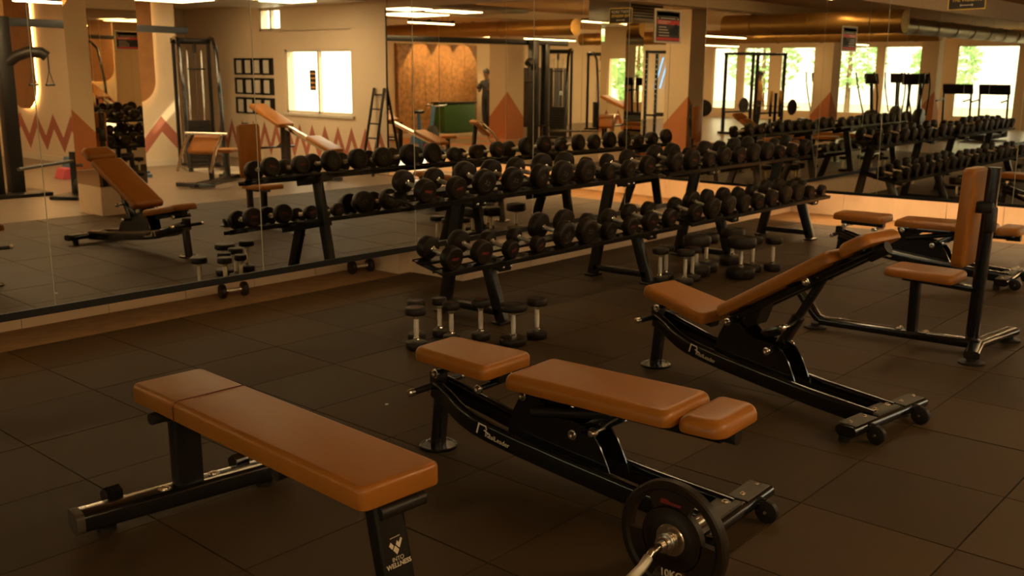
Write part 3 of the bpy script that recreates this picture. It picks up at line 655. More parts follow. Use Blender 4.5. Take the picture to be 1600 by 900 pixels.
text('lettering', "DON'T DROP", .050, 'print', R, onsign(.1875, .150), .0004, bold=True)
text('lettering', 'THE WEIGHTS', .046, 'posteryellow', R, onsign(.1875, .098), .0004, bold=True)
b = bm_(); prism(b, [(.120, .045), (.135, .061), (.135, .049), (.240, .049), (.240, .061), (.255, .045), (.240, .029), (.240, .041), (.135, .041), (.135, .029)], n * .0046, x, y, .0006); ob('double_arrow', b, 'print', R, smooth=False)

# ================================================================ THE HALL SEEN IN THE MIRRORS
# arched oak panel with a hidden light round its edge, on the pier
def arch_panel(label, o, ux, w, z0, z1, nrm):
    R = thing('arch_panel', label, 'wall panel', o); ux = Vector(ux); nrm = Vector(nrm)
    def outline(g):
        r = w / 2 + g; p = [(-r, z1 + g), (-r, z0 + w * .42)]
        rr = w * .42 + g
        for k in range(1, 13): a = PI + k * PI / 2 / 12; p.append((-r + rr + rr * math.cos(a), z0 + w * .42 + rr * math.sin(a)))
        for k in range(1, 13): a = 1.5 * PI + k * PI / 2 / 12; p.append((r - rr + rr * math.cos(a), z0 + w * .42 + rr * math.sin(a)))
        return p + [(r, z1 + g)]
    b = bm_(); s = ux.cross(Vector((0, 0, 1))).dot(nrm); prism(b, outline(0), nrm * .07, ux, (0, 0, 1), .02 * (1 if s > 0 else -1)); ob('oak_face', b, 'wood', R, smooth=False)
    b = bm_(); sweep(b, [ux * q[0] + Vector((0, 0, q[1])) + nrm * .035 for q in outline(-.03)], rrect(.02, .02, .004, 1), up=nrm); ob('cove_light', b, 'halo', R)
    return R
arch_panel('tall rounded oak wall panel glowing at its edge, behind the cable station', (8.50, -5.34, 0), (1, 0, 0), .95, 1.12, 3.02, (0, 1, 0))
arch_panel('second rounded oak wall panel glowing at its edge, past the mirrored column', (7.95, -8.2, 0), (0, 1, 0), 1.1, .95, 3.02, (-1, 0, 0))
zigzag(pier, (7.97, -5.34, 0), (1, 0, 0), (0, 0, 1), 2, .74, .42, .14, .32, -.003)
zigzag(pier, (7.95, -5.36, 0), (0, -1, 0), (0, 0, 1), 5, .74, .42, .14, .32, .003)
b = bm_(); box2(b, (7.93, -9.2, -.012), (7.95, -5.34, .10)); box2(b, (7.93, -5.34, -.012), (9.46, -5.32, .10)); ob('baseboard_pier', b, 'frame', kind='structure', smooth=False)
# square columns with a painted orange foot
def column(n, x, y, s, tri=True):
    b = bm_(); box2(b, (x - s / 2, y - s / 2, -.012), (x + s / 2, y + s / 2, CH)); c = ob('pillar_%d' % n, b, 'wall', kind='structure', smooth=False)
    h = s / 2 + .002
    b = bm_()
    prism(b, [(-h, 0), (h, 0), (h, 1.2), (-h, .55)], (x + h, y, 0), (0, 1, 0), (0, 0, 1), .002); prism(b, [(-h, 0), (h, 0), (h, .55), (-h, 1.2)], (x, y + h, 0), (-1, 0, 0), (0, 0, 1), .002)
    prism(b, [(-h, 0), (h, 0), (h, 1.2), (-h, 1.2)], (x - h, y, 0), (0, -1, 0), (0, 0, 1), .002); prism(b, [(-h, 0), (h, 0), (h, .55), (-h, .55)], (x, y - h, 0), (1, 0, 0), (0, 0, 1), .002)
    ob('painted_foot', b, 'orange', c, smooth=False)
column(1, 3.0, -5.75, .62); column(2, 2.55, -.75, .62); column(3, -5.2, -.9, .55); column(4, -5.3, -5.6, .55); column(5, -9.2, .6, .5)
# mirror-clad column on a pale base
b = bm_(); box2(b, (5.33, -.58, -.012), (5.93, .02, .34), .006, 1); mc = ob('pillar_6', b, 'skirt', kind='structure', smooth=False)
for (ax, s) in (('x', -1), ('x', 1), ('y', -1), ('y', 1)):
    b = bm_(); h = .297
    if ax == 'x': box2(b, (5.63 + s * h, -.28 - h, .345), (5.63 + s * (h + .004), -.28 + h, CH))
    else: box2(b, (5.63 - h, -.28 + s * h, .345), (5.63 + h, -.28 + s * (h + .004), CH))
    ob('mirror_panel', b, 'mirror', mc, smooth=False)
# bamboo feature wall with warm downlights
b = bm_()
bw = ob('feature_wall', (box2(b, (.6, -9.19, -.012), (3.75, -9.12, 2.42)), b)[1], 'bamboo', smooth=False); tag(bw, 'brown leaf-pattern feature wall washed by warm downlights behind the green counter', 'feature wall')
for k in range(6):
    b = bm_(); box2(b, (.62 + k * .52, -9.12, 0), (1.13 + k * .52, -9.09, 2.4), .006, 1); ob('printed_board', b, 'bamboo', bw)
for k, x in enumerate((1.2, 2.0, 2.9)):
    l = bpy.data.lights.new('downlight', 'SPOT'); l.energy = 330; l.color = WARM; l.spot_size = math.radians(70); l.shadow_soft_size = .04
    o = bpy.data.objects.new('downlight', l); COL.objects.link(o); o.location = (x, -8.8, 2.80); o.rotation_euler = Vector((0, -.16, -1)).to_track_quat('-Z', 'Y').to_euler()
for k, x in enumerate((1.2, 2.0, 2.9)):
    b = bm_(); lathe(b, [(0, 0), (.06, 0), (.06, -.10), (.045, -.12), (0, -.10)], (x, -8.7, CH), n=14); d = ob('spot_fitting', b, 'satin'); tag(d, 'round ceiling spot over the patterned wall, %s from the person with the phone' % ORD[k], 'lamp', 'spots over the patterned wall')
# reception counter, side table, lockers
R = thing('reception_counter', 'low dark green counter in front of the patterned wall', 'counter', (2.05, -8.6, 0))
b = bm_(); box2(b, (-.62, -.25, -.012), (.62, .25, .80), .03); ob('counter_body', b, 'green', R); b = bm_(); box2(b, (-.65, -.28, .80), (.65, .28, .84), .01); ob('counter_top', b, 'satin', R)
R = thing('side_table', 'dark side table with bottles by the person looking at a phone', 'table', (.02, -8.95, 0))
b = bm_(); box2(b, (-.33, -.22, .70), (.33, .22, .74), .005); ob('table_top', b, 'plastic', R)
b = bm_(); box2(b, (-.31, -.2, -.012), (.31, .2, .70), .005); ob('cabinet', b, 'plastic', R)
for k, x in enumerate((.16, .02)):
    b = bm_(); lathe(b, [(0, 0), (.035, 0), (.035, .14), (.012, .18), (.012, .22), (0, .22)], (x, -8.9, .741), n=12); o = ob('bottle', b, 'red' if k else 'print'); tag(o, ('pale' if not k else 'red') + ' bottle standing on the dark side table', 'bottle')
for k in range(2):
    x = -1.75 - k * .95
    R = thing('locker', 'tall dark locker cabinet against the far wall, %s of two' % ('nearer' if not k else 'farther'), 'locker', (x, -8.9, 0), 0, 'tall dark lockers')
    b = bm_(); box2(b, (-.44, -.28, -.012), (.44, .28, 1.80), .006); ob('carcass', b, 'locker', R)
    for s in (-1, 1):
        b = bm_(); box2(b, (s * .22 - .205, .28, .05), (s * .22 + .205, .297, 1.76), .004); d = ob('door', b, 'locker', R)
        b = bm_(); box2(b, (s * .04 - .01, .297, .95), (s * .04 + .01, .315, 1.08), .003, 1); ob('handle', b, 'chrome', d)
# floor decal ring
b = bm_(); lathe(b, [(1.0, -.0115), (1.5, -.0115), (1.5, -.010), (1.0, -.010), (1.0, -.0115)], (4.6, -6.2, 0), n=48); d = ob('floor_decal', b, 'orange'); tag(d, 'orange painted ring on the hall floor before the patterned wall', 'floor marking')

# ---- cable stations
def cable_tower(label, loc, rz, group='cable towers', arm=True):
    R = thing('cable_tower', label, 'cable machine', loc, rz, group)
    for s in (-1, 1):
        b = bm_(); bar(b, (s * .30, -.25, 0), (s * .30, -.25, 2.25), .08, .06, .012, up=(1, 0, 0)); ob('upright', b, 'satin', R)
        b = bm_(); rod(b, (s * .12, 0, .1), (s * .12, 0, 2.05), .014, 10); ob('guide_rod', b, 'chrome', R)
        b = bm_(); sweep(b, [(s * .30, -.25, 2.2), (s * .30, -.1, 2.26), (s * .30, .15, 2.24), (s * .30, .38, 2.05), (s * .30, .55, 1.2), (s * .30, .62, .05)], circ(.035, 10)); ob('bent_tube', b, 'gloss', R)
        b = bm_(); bar(b, (s * .30, -.35, .035), (s * .30, .75, .035), .08, .06, .01); ob('floor_foot', b, 'gloss', R)
    b = bm_(); box2(b, (-.34, -.3, 2.16), (.34, -.2, 2.26), .01); box2(b, (-.34, -.1, .03), (.34, .1, .09), .01); ob('crosshead', b, 'satin', R)
    for k in range(12):
        b = bm_(); box2(b, (-.20, -.06, .10 + k * .062), (.20, .06, .158 + k * .062), .004, 1); ob('weight_slab', b, 'plastic', R)
    b = bm_(); lathe(b, [(0, -.02), (.085, -.02), (.085, -.012), (.06, 0), (.085, .012), (.085, .02), (0, .02)], (0, .05, 2.08), (1, 0, 0), 18); ob('pulley', b, 'plastic', R)
    b = bm_(); rod(b, (0, .05, .85), (0, .05, 2.05), .005, 6); rod(b, (0, .135, 1.75), (0, .135, 2.08), .005, 6); ob('cable', b, 'cable', R)
    b = bm_(); bar(b, (0, .135, 1.72), (0, .14, 1.74), .3, .03); ob('pull_handle', b, 'plastic', R)
    return R
ct = cable_tower('black cable tower with bent tubes in front of the window corner', (9.35, -4.55, -.012), math.radians(20))
ct2 = clone(ct, (2.3, -4.62, -.012), math.radians(-60), 'black cable tower standing past the orange-footed pillar')
# crossover: tall upright, long top beam, pads and stirrup handles
R = thing('cable_crossover', 'tall black crossover frame with a long top beam and hanging stirrup handles', 'cable machine', (0, 0, -.012))
b = bm_(); box2(b, (5.36, -2.84, 0), (5.54, -2.66, 2.4), .01); box2(b, (5.10, -2.72, 0), (5.24, -2.58, 2.3), .01); ob('upright', b, 'blackframe', R)
b = bm_(); bar(b, (4.6, -2.5, 2.33), (9.25, -4.6, 2.38), .09, .11); ob('top_beam', b, 'blackframe', R)
b = bm_(); sweep(b, [(5.45, -2.75, 1.76), (5.58, -2.66, 1.88), (5.72, -2.58, 1.94), (5.86, -2.52, 1.93), (5.92, -2.50, 1.88)], circ(.075, 14)); ob('arm_pad', b, 'plastic', R)
b = bm_(); box2(b, (5.05, -3.1, 0), (5.8, -2.4, .05), .01); ob('base', b, 'satin', R)
def stirrup(label, x, y, z):
    R = thing('stirrup_handle', label, 'handle', (x, y, z), math.radians(-30), 'stirrup handles hanging from the crossover')
    b = bm_(); rod(b, (0, 0, .02), (0, 0, .22), .010, 8); ob('strap', b, 'cable', R)
    b = bm_(); sweep(b, [(-.075, 0, -.16), (0, 0, .02), (.075, 0, -.16)], circ(.006, 6)); ob('wire', b, 'cable', R)
    b = bm_(); rod(b, (-.085, 0, -.17), (.085, 0, -.17), .016, 10); ob('grip', b, 'plastic', R); return R
stirrup('triangular stirrup handle hanging from the padded arm, outer one', 5.93, -2.49, 1.66); stirrup('triangular stirrup handle hanging from the padded arm, inner one', 5.74, -2.57, 1.66)
# landmine post with bar
R = thing('bar_stand', 'low dark post carrying a horizontal bar beyond the mirrored column', 'bar stand', (5.95, -2.0, -.012), math.radians(-35))
b = bm_(); bar(b, (0, 0, 0), (0, 0, .62), .11, .08, .01, up=(1, 0, 0)); ob('post', b, 'satin', R)
b = bm_(); rod(b, (-1.25, 0, .50), (.06, 0, .50), .022, 12); ob('bar_shaft', b, 'plate', R)
b = bm_(); box2(b, (-.35, -.2, 0), (.45, .2, .05), .01); ob('base', b, 'satin', R)
for s in (-1, 1):
    b = bm_(); lathe(b, [(0, -.02), (.11, -.02), (.12, 0), (.11, .02), (0, .02)], (s * .14 , .12, .17), (0, 1, 0), 20); ob('plate', b, 'plastic', R)
# foam steps
for k, (x, y, z, c, nm, w) in enumerate(((6.95, -4.55, 0, 'pink', 'pink foam step on the floor by the zigzag wall', .42), (7.12, -4.72, .16, 'blue', 'blue foam step lying behind and over the pink one', .34))):
    b = bm_(); prism(b, [(-w / 2, 0), (w / 2, 0), (w * .36, .16), (-w * .36, .16)], (x, y, z - .011), (1, 0, 0), (0, 0, 1), -.3); o = ob('foam_step', b, c, smooth=False); tag(o, nm, 'step')
# preacher curl bench
R = thing('preacher_bench', 'preacher curl machine with tan arm pads and chrome lever', 'gym machine', (8.15, -2.1, -.012), math.radians(150))
b = pad(.40, .46, .46, .06); e = ob('arm_pad', b, 'leather', R); place(e, (.12, 0, .80), -.75)
b = pad(.30, .28, .28, .06); e = ob('seat', b, 'leather', R); e.location = (-.55, 0, .52)
b = bm_(); bar(b, (.10, 0, .03), (.16, 0, .72), .08, .06, .01, up=(0, 1, 0)); bar(b, (-.40, 0, .03), (-.40, 0, .45), .08, .06, .01, up=(0, 1, 0)); ob('post', b, 'gloss', R)
b = bm_(); bar(b, (-.75, 0, .05), (.70, 0, .05), .09, .06); bar(b, (.6, -.3, .05), (.6, .3, .05), .08, .06); bar(b, (-.7, -.3, .05), (-.7, .3, .05), .08, .06); ob('base', b, 'gloss', R)
b = bm_(); rod(b, (.2, -.35, .78), (.2, .35, .78), .02, 10); sweep(b, [(.2, .27, .78), (.45, .27, .55), (.62, .27, .25)], circ(.022, 8)); sweep(b, [(.2, -.27, .78), (.45, -.27, .55), (.62, -.27, .25)], circ(.022, 8)); ob('lever', b, 'chrome', R)
for s in (-1, 1):
    b = bm_(); lathe(b, [(0, -.02), (.07, -.02), (.075, 0), (.07, .02), (0, .02)], (-.78, s * .24, .06), (0, 1, 0), 16); ob('wheel', b, 'plastic', R)
# decline bench with the pale sheen
R = thing('decline_bench', 'dark framed decline bench sloping in front of the bright window', 'bench', (9.75, -2.25, -.012), PI / 2)
b = pad(.92, .32, .32, .07); place(ob('backrest', b, 'leather', R), (-1.05, 0, 1.17), math.radians(-20))
b = pad(.66, .30, .30, .06); place(ob('seat', b, 'leather', R), (.50, 0, .70), math.radians(-17))
b = bm_(); bar(b, (-.35, -.12, 0), (-.35, -.12, .84), .07, .06, .01, up=(1, 0, 0)); bar(b, (-.15, .12, 0), (-.15, .12, .80), .07, .06, .01, up=(1, 0, 0)); bar(b, (.9, 0, 0), (.9, 0, .48), .07, .06, .01, up=(0, 1, 0)); ob('post', b, 'gloss', R)
b = bm_(); bar(b, (-.95, 0, 1.03), (1.1, 0, .40), .08, .07); ob('spine', b, 'chrome', R)
b = bm_(); bar(b, (-.6, 0, .04), (1.2, 0, .04), .08, .06); rod(b, (-.5, -.35, .45), (-.5, .35, .45), .02, 8); rod(b, (-.5, 0, .45), (-.35, -.12, .6), .02, 8); ob('base', b, 'gloss', R)
# ladder
R = thing('wall_ladder', 'narrow dark ladder leaning on the cream wall at the mirror edge', 'ladder', (10.82, -1.42, -.012))
for s in (-1, 1):
    b = bm_(); bar(b, (-.22, s * .15, 0), (.08, s * .13, 1.45), .045, .03, .006); ob('side_rail', b, 'satin', R)
for k in range(6):
    t = .10 + k * .165; b = bm_(); rod(b, (-.22 + .30 * t, -.145, 1.45 * t), (-.22 + .30 * t, .145, 1.45 * t), .013, 8); ob('rung', b, 'satin', R)
# leaflet racks: 3 rows of 4
for r_ in range(3):
    R = thing('leaflet_rack', 'black wall rack of four white leaflets, %s of three rows beside the window' % ('top', 'middle', 'bottom')[r_], 'leaflet rack', (XF, -5.07, 1.62 - r_ * .37), 0, 'leaflet racks')
    b = bm_(); box2(b, (-.02, -.61, 0), (0, .61, .31)); ob('rack_back', b, 'plastic', R, smooth=False)
    for k in range(4):
        y0 = -.56 + k * .30; b = bm_(); box2(b, (-.05, y0, .03), (-.035, y0 + .165, .27)); ob('leaflet', b, 'paper', R, smooth=False)
        b = bm_(); box2(b, (-.07, y0 - .05, 0), (-.03, y0 - .005, .31)); ob('divider', b, 'plastic', R, smooth=False)
b = bm_(); box2(b, (XF + .045, -3.42, 1.36), (XF + .048, -3.24, 1.72)); o = ob('window_poster', b, 'posterdark', smooth=False); tag(o, 'narrow dark notice stuck on the left pane of the bright window', 'notice')
b = bm_()
for k in range(4): box2(b, (XF + .043, -3.40, 1.40 + k * .08), (XF + .0445, -3.26, 1.43 + k * .08))
ob('print_lines', b, 'posterorange', o, smooth=False, kind='stuff')
# power rack, smith machine, plates, bags
def power_rack(label, loc, rz):
    R = thing('power_rack', label, 'power rack', loc, rz, 'power racks')
    for x in (-.55, .55):
        for y in (-.6, .6):
            b = bm_(); bar(b, (x, y, 0), (x, y, 2.25), .075, .075, .006, up=(1, 0, 0)); ob('upright', b, 'satin', R)
            b = bm_()
            for k in range(14): box2(b, (x - .041, y - .012, .35 + k * .13), (x + .041, y + .012, .37 + k * .13))
            ob('hole_row', b, 'chrome', R, smooth=False)
    for y in (-.6, .6):
        b = bm_(); bar(b, (-.6, y, 2.23), (.6, y, 2.23), .075, .075); bar(b, (-.7, y, .04), (.7, y, .04), .08, .07); ob('cross_beam', b, 'satin', R)
    for x in (-.55, .55):
        b = bm_(); bar(b, (x, -.6, 2.23), (x, .6, 2.23), .06, .06); bar(b, (x, -.6, .62), (x, .6, .62), .05, .05); ob('side_beam', b, 'satin', R)
    b = bm_(); rod(b, (-1.1, .66, .78), (1.1, .66, .78), .016, 10); ob('barbell', b, 'chrome', R)
    for s in (-1, 1):
        b = bm_(); lathe(b, [(0, -.025), (.20, -.025), (.225, 0), (.20, .025), (0, .025)], (s * .85, .66, .78), (1, 0, 0), 22); ob('plate', b, 'plastic', R)
    return R
pr = power_rack('black power rack with numbered holes and a loaded bar, past the yellow boards', (-.45, -2.95, -.012), math.radians(20))
clone(pr, (-3.6, -2.3, -.012), math.radians(80), 'black power rack in the middle of the hall before the far windows')
for k, (x, y, m) in enumerate(((.05, -4.55, 'olive'), (-.45, -4.75, 'olive'))):
    b = bm_(); box2(b, (x - .17, y - .06, -.012), (x + .17, y + .06, 2.05), .01); o = ob('boxing_board', b, m, smooth=False); tag(o, 'olive yellow upright board in the hall, %s of two' % ('nearer' if k == 0 else 'farther'), 'board', 'olive boards')
    b = bm_(); prism(b, [(-.15, .75), (0, .55), (.15, .75), (.15, .68), (0, .47), (-.15, .68)], (x, y + .062, 0), (1, 0, 0), (0, 0, 1), -.002); ob('chevron', b, 'dimprint', o, smooth=False)
R = thing('plate_tree', 'plate tree stacked with yellow-rimmed weight plates in the hall', 'plate tree', (-2.4, -1.0, -.012), .5)
b = bm_(); bar(b, (0, 0, 0), (0, 0, 1.2), .08, .08, .01, up=(1, 0, 0)); box2(b, (-.35, -.3, 0), (.35, .3, .06), .01); ob('post', b, 'satin', R)
for k, (s, z) in enumerate(((-1, .35), (1, .35), (-1, .75), (1, .75), (-1, 1.1), (1, 1.1))):
    b = bm_(); lathe(b, [(0, -.04), (.16, -.04), (.18, -.03), (.18, .03), (.16, .04), (0, .04)], (0, s * .12, z), (0, 1, 0), 20); ob('plate', b, 'gold' if k > 3 else 'plastic', R)
# stationary bike and cardio machines
def bike(label, loc, rz, m='blue', group='exercise bikes'):
    R = thing('exercise_bike', label, 'exercise bike', loc, rz, group)
    b = bm_(); lathe(b, [(0, -.05), (.22, -.05), (.25, -.03), (.25, .03), (.22, .05), (0, .05)], (.35, 0, .34), (0, 1, 0), 26); ob('flywheel', b, 'plastic', R)
    b = bm_(); bar(b, (-.45, 0, .06), (.6, 0, .06), .08, .05); bar(b, (-.42, -.25, .03), (-.42, .25, .03), .07, .05); bar(b, (.58, -.25, .03), (.58, .25, .03), .07, .05); bar(b, (-.2, 0, .06), (-.28, 0, .85), .08, .06, .01, up=(0, 1, 0)); bar(b, (.2, 0, .1), (.42, 0, .98), .09, .06, .01, up=(0, 1, 0)); ob('frame', b, m, R)
    b = bm_(); lathe(b, [(0, -.03), (.10, -.02), (.13, .02), (.09, .05), (0, .06)], (-.28, 0, .88), n=16); ob('saddle', b, 'plastic', R)
    b = bm_(); sweep(b, [(.62, -.2, 1.02), (.44, -.2, 1.0), (.42, 0, .98), (.44, .2, 1.0), (.62, .2, 1.02)], circ(.018, 8)); ob('handlebar', b, 'chrome', R)
    b = bm_(); rod(b, (.08, -.14, .2), (.08, .14, .34), .015, 8); box(b, (.08, -.2, .2), (.10, .08, .03)); box(b, (.08, .2, .34), (.10, .08, .03)); ob('pedal', b, 'plastic', R)
    return R
bike('blue stationary bike standing near the orange floor ring', (7.55, -3.95, -.012), math.radians(200))
def treadmill(label, loc, rz):
    R = thing('treadmill', label, 'treadmill', loc, rz, 'treadmills by the far windows')
    b = bm_(); box2(b, (-.85, -.36, .05), (.75, .36, .18), .02); ob('deck', b, 'plastic', R); b = bm_(); box2(b, (.45, -.38, .05), (.95, .38, .28), .05); ob('motor_hood', b, 'plastic', R)
    for s in (-1, 1):
        b = bm_(); sweep(b, [(.75, s * .36, .15), (.62, s * .36, 1.2)], rrect(.07, .05, .01, 2), up=(0, 1, 0)); ob('upright', b, 'satin', R)
        b = bm_(); sweep(b, [(.62, s * .36, 1.05), (.05, s * .36, 1.0)], circ(.025, 8)); ob('handrail', b, 'satin', R)
    b = bm_(); box(b, (.62, 0, 1.32), (.08, .80, .28), Matrix.Rotation(-.35, 3, 'Y'), .02); c = ob('console', b, 'plastic', R)
    return R
tm = treadmill('treadmill silhouetted against the far windows, nearest the long mirror', (-6.2, 3.15, -.012), PI)
clone(tm, (-6.2, 2.2, -.012), PI, 'treadmill silhouetted against the far windows, second from the long mirror')
def elliptical(label, loc, rz):
    R = thing('elliptical_trainer', label, 'elliptical trainer', loc, rz, 'elliptical trainers by the far windows')
    b = bm_(); lathe(b, [(0, -.12), (.3, -.12), (.34, -.08), (.34, .08), (.3, .12), (0, .12)], (.5, 0, .4), (0, 1, 0), 24); ob('drive_housing', b, 'plastic', R)
    b = bm_(); bar(b, (-.8, 0, .06), (.8, 0, .06), .10, .06); bar(b, (-.75, -.3, .03), (-.75, .3, .03), .07, .05); bar(b, (.55, 0, .4), (.40, 0, 1.45), .09, .07, .01, up=(0, 1, 0)); ob('frame', b, 'satin', R)
    for s in (-1, 1):
        b = bm_(); sweep(b, [(.45, s * .2, .55), (.30, s * .28, 1.1), (.18, s * .3, 1.45), (.05, s * .28, 1.75)], circ(.024, 8)); ob('swing_arm', b, 'satin', R)
        b = bm_(); bar(b, (-.7, s * .18, .22 + s * .05), (.42, s * .18, .3 - s * .05), .05, .05); box(b, (-.35, s * .18, .29 + s * .04), (.38, .15, .05), None, .01); ob('pedal_arm', b, 'satin', R)
    b = bm_(); box(b, (.38, 0, 1.58), (.06, .42, .30), Matrix.Rotation(-.3, 3, 'Y'), .02); ob('console', b, 'plastic', R)
    return R
el = elliptical('elliptical trainer silhouetted before the far windows, beside the treadmills', (-4.6, 1.75, -.012), PI + .5)
for x, y, a, nm in ((-6.9, 1.05, .1, 'second one along'), (-4.9, .3, -.2, 'third one along'), (-8.4, -.2, .1, 'fourth one along'), (-7.2, -2.2, .1, 'last one along')):
    clone(el, (x, y, -.012), PI + a, 'elliptical trainer silhouetted before the far windows, ' + nm)
# extra dark kit under the far wall
ct3 = clone(ct, (-1.6, -6.2, -.012), math.radians(-30), 'black cable tower far across the hall in front of the back corner')
# neon strips at the back corner
for k in range(3):
    b = bm_(); rod(b, (-8.9 - k * .35, -9.17, 1.1), (-9.4 - k * .35, -9.17, 2.2), .02, 8); o = ob('neon_tube', b, 'neon'); tag(o, 'slanting blue neon tube on the back corner wall, %s of three' % ORD[k], 'neon light', 'blue neon tubes')

# ---- ceiling services
def led(label, a, b_, w=.07, m='led'):
    R = thing('linear_light', label, 'ceiling light', (0, 0, 0), 0, 'linear ceiling lights')
    A, Bq = Vector(a), Vector(b_)
    b = bm_(); bar(b, A + Vector((0, 0, .035)), Bq + Vector((0, 0, .035)), w + .01, .05); ob('housing', b, 'satin', R)
    b = bm_(); bar(b, A, Bq, w, .02); ob('diffuser', b, m, R)
    b = bm_()
    for p in (A.lerp(Bq, .12), A.lerp(Bq, .88)): rod(b, p + Vector((0, 0, .05)), (p.x, p.y, CH), .004, 6)
    ob('suspension_wire', b, 'cable', R)
for lab, a, c in (('over the patterned wall end of the hall', (4.1, -7.25, 2.6), (1.75, -7.25, 2.6)), ('past the first pillar, in line with the bamboo one', (.6, -7.4, 2.6), (-2.1, -7.6, 2.6)),
    ('over the corner between rubber floor and pillar', (5.6, -1.3, 2.72), (3.8, -1.35, 2.72)), ('along the middle of the hall', (1.9, -1.8, 2.6), (-2.2, -1.9, 2.6)),
    ('farther along the middle of the hall', (-3.2, -1.9, 2.6), (-6.2, -2.0, 2.6)), ('nearest the far windows', (-7.2, -1.9, 2.6), (-10.6, -2.0, 2.6)),
    ('far side of the hall before the right wall', (-3.4, -6.9, 2.6), (-6.4, -6.9, 2.6)), ('far side of the hall in the back corner', (-7.4, -6.9, 2.6), (-10.8, -6.9, 2.6)), ('by the cable tower', (6.3, -4.35, 2.7), (7.6, -4.35, 2.7)),
    ('high over the row of benches', (4.3, 3.4, 3.045), (5.7, 3.4, 3.045)), ('high over the raised bench', (6.1, 3.4, 3.045), (7.8, 3.4, 3.045)), ('high over the far flat bench', (8.3, 3.4, 3.045), (10.2, 3.4, 3.045)), ('high above the aisle behind the viewer', (-4.0, 1.2, 3.0), (-.8, 1.2, 3.0))):
    led('white linear ceiling light ' + lab, a, c, m='led_low' if a[2] > 2.9 else 'led_high' if a[2] > 2.65 else 'led')
def duct(label, a, c, r, m, group='round ducts'):
    R = thing('round_duct', label, 'duct', (0, 0, 0), 0, group); A, Bq = Vector(a), Vector(c); L_ = (Bq - A).length; d = (Bq - A) / L_
    b = bm_(); lathe(b, [(0, 0), (r, 0), (r, L_), (0, L_)], A, d, 24); ob('duct_tube', b, m, R)
    k = .6
    while k < L_:
        b = bm_(); lathe(b, [(r, 0), (r + .015, .004), (r + .015, .03), (r, .034)], A + d * k, d, 24); ob('joint_ring', b, m, R); k += 1.2
duct('large brass coloured round duct crossing the hall ceiling', (4.7, -8.6, 2.66), (4.7, -2.2, 2.66), .17, 'duct'); duct('large brass coloured round duct near the long mirror', (3.9, 1.0, 2.64), (3.9, 4.6, 2.64), .2, 'duct')
duct('long grey round duct running towards the far windows', (1.5, 3.6, 2.68), (-10.8, 3.6, 2.68), .16, 'galv'); duct('brass coloured round duct far down the hall', (-2.7, -7.8, 2.66), (-2.7, 3.0, 2.66), .18, 'duct')
R = thing('air_handler', 'grey boxed air handler under the ceiling', 'air handler', (6.7, .55, 2.62))
b = bm_(); box2(b, (-.55, -.45, 0), (.55, .45, .38), .02); ob('casing', b, 'galv', R)
b = bm_()
for k in range(6): box2(b, (-.5, .45, .05 + k * .05), (.5, .462, .075 + k * .05))
ob('grille', b, 'plastic', R, smooth=False)
R = thing('ceiling_raft', 'suspended grey ceiling raft with glowing light panels', 'ceiling raft', (8.9, -2.9, 2.80))
b = bm_(); box2(b, (-1.5, -1.5, 0), (1.6, 1.7, .08), .01); ob('raft', b, 'galv', R)
for x, y, w, d in ((.75, .75, .3, .35), (-.6, -.6, .55, .5), (-.3, .9, .5, .25)):
    b = bm_(); box2(b, (x - w, y - d, -.012), (x + w, y + d, 0)); ob('light_panel', b, 'panelled', R, smooth=False)
for k, (a, c) in enumerate((((XB, 1.5, 2.86), (XF, 1.85, CH)), ((XB, -4.2, 2.86), (XF, -3.85, CH)), ((9.6, -7.5, 2.9), (XF, -1.24, CH)))):
    b = bm_(); box2(b, a, c); ob('beam_%d' % (k + 1), b, 'beam', kind='structure', smooth=False)

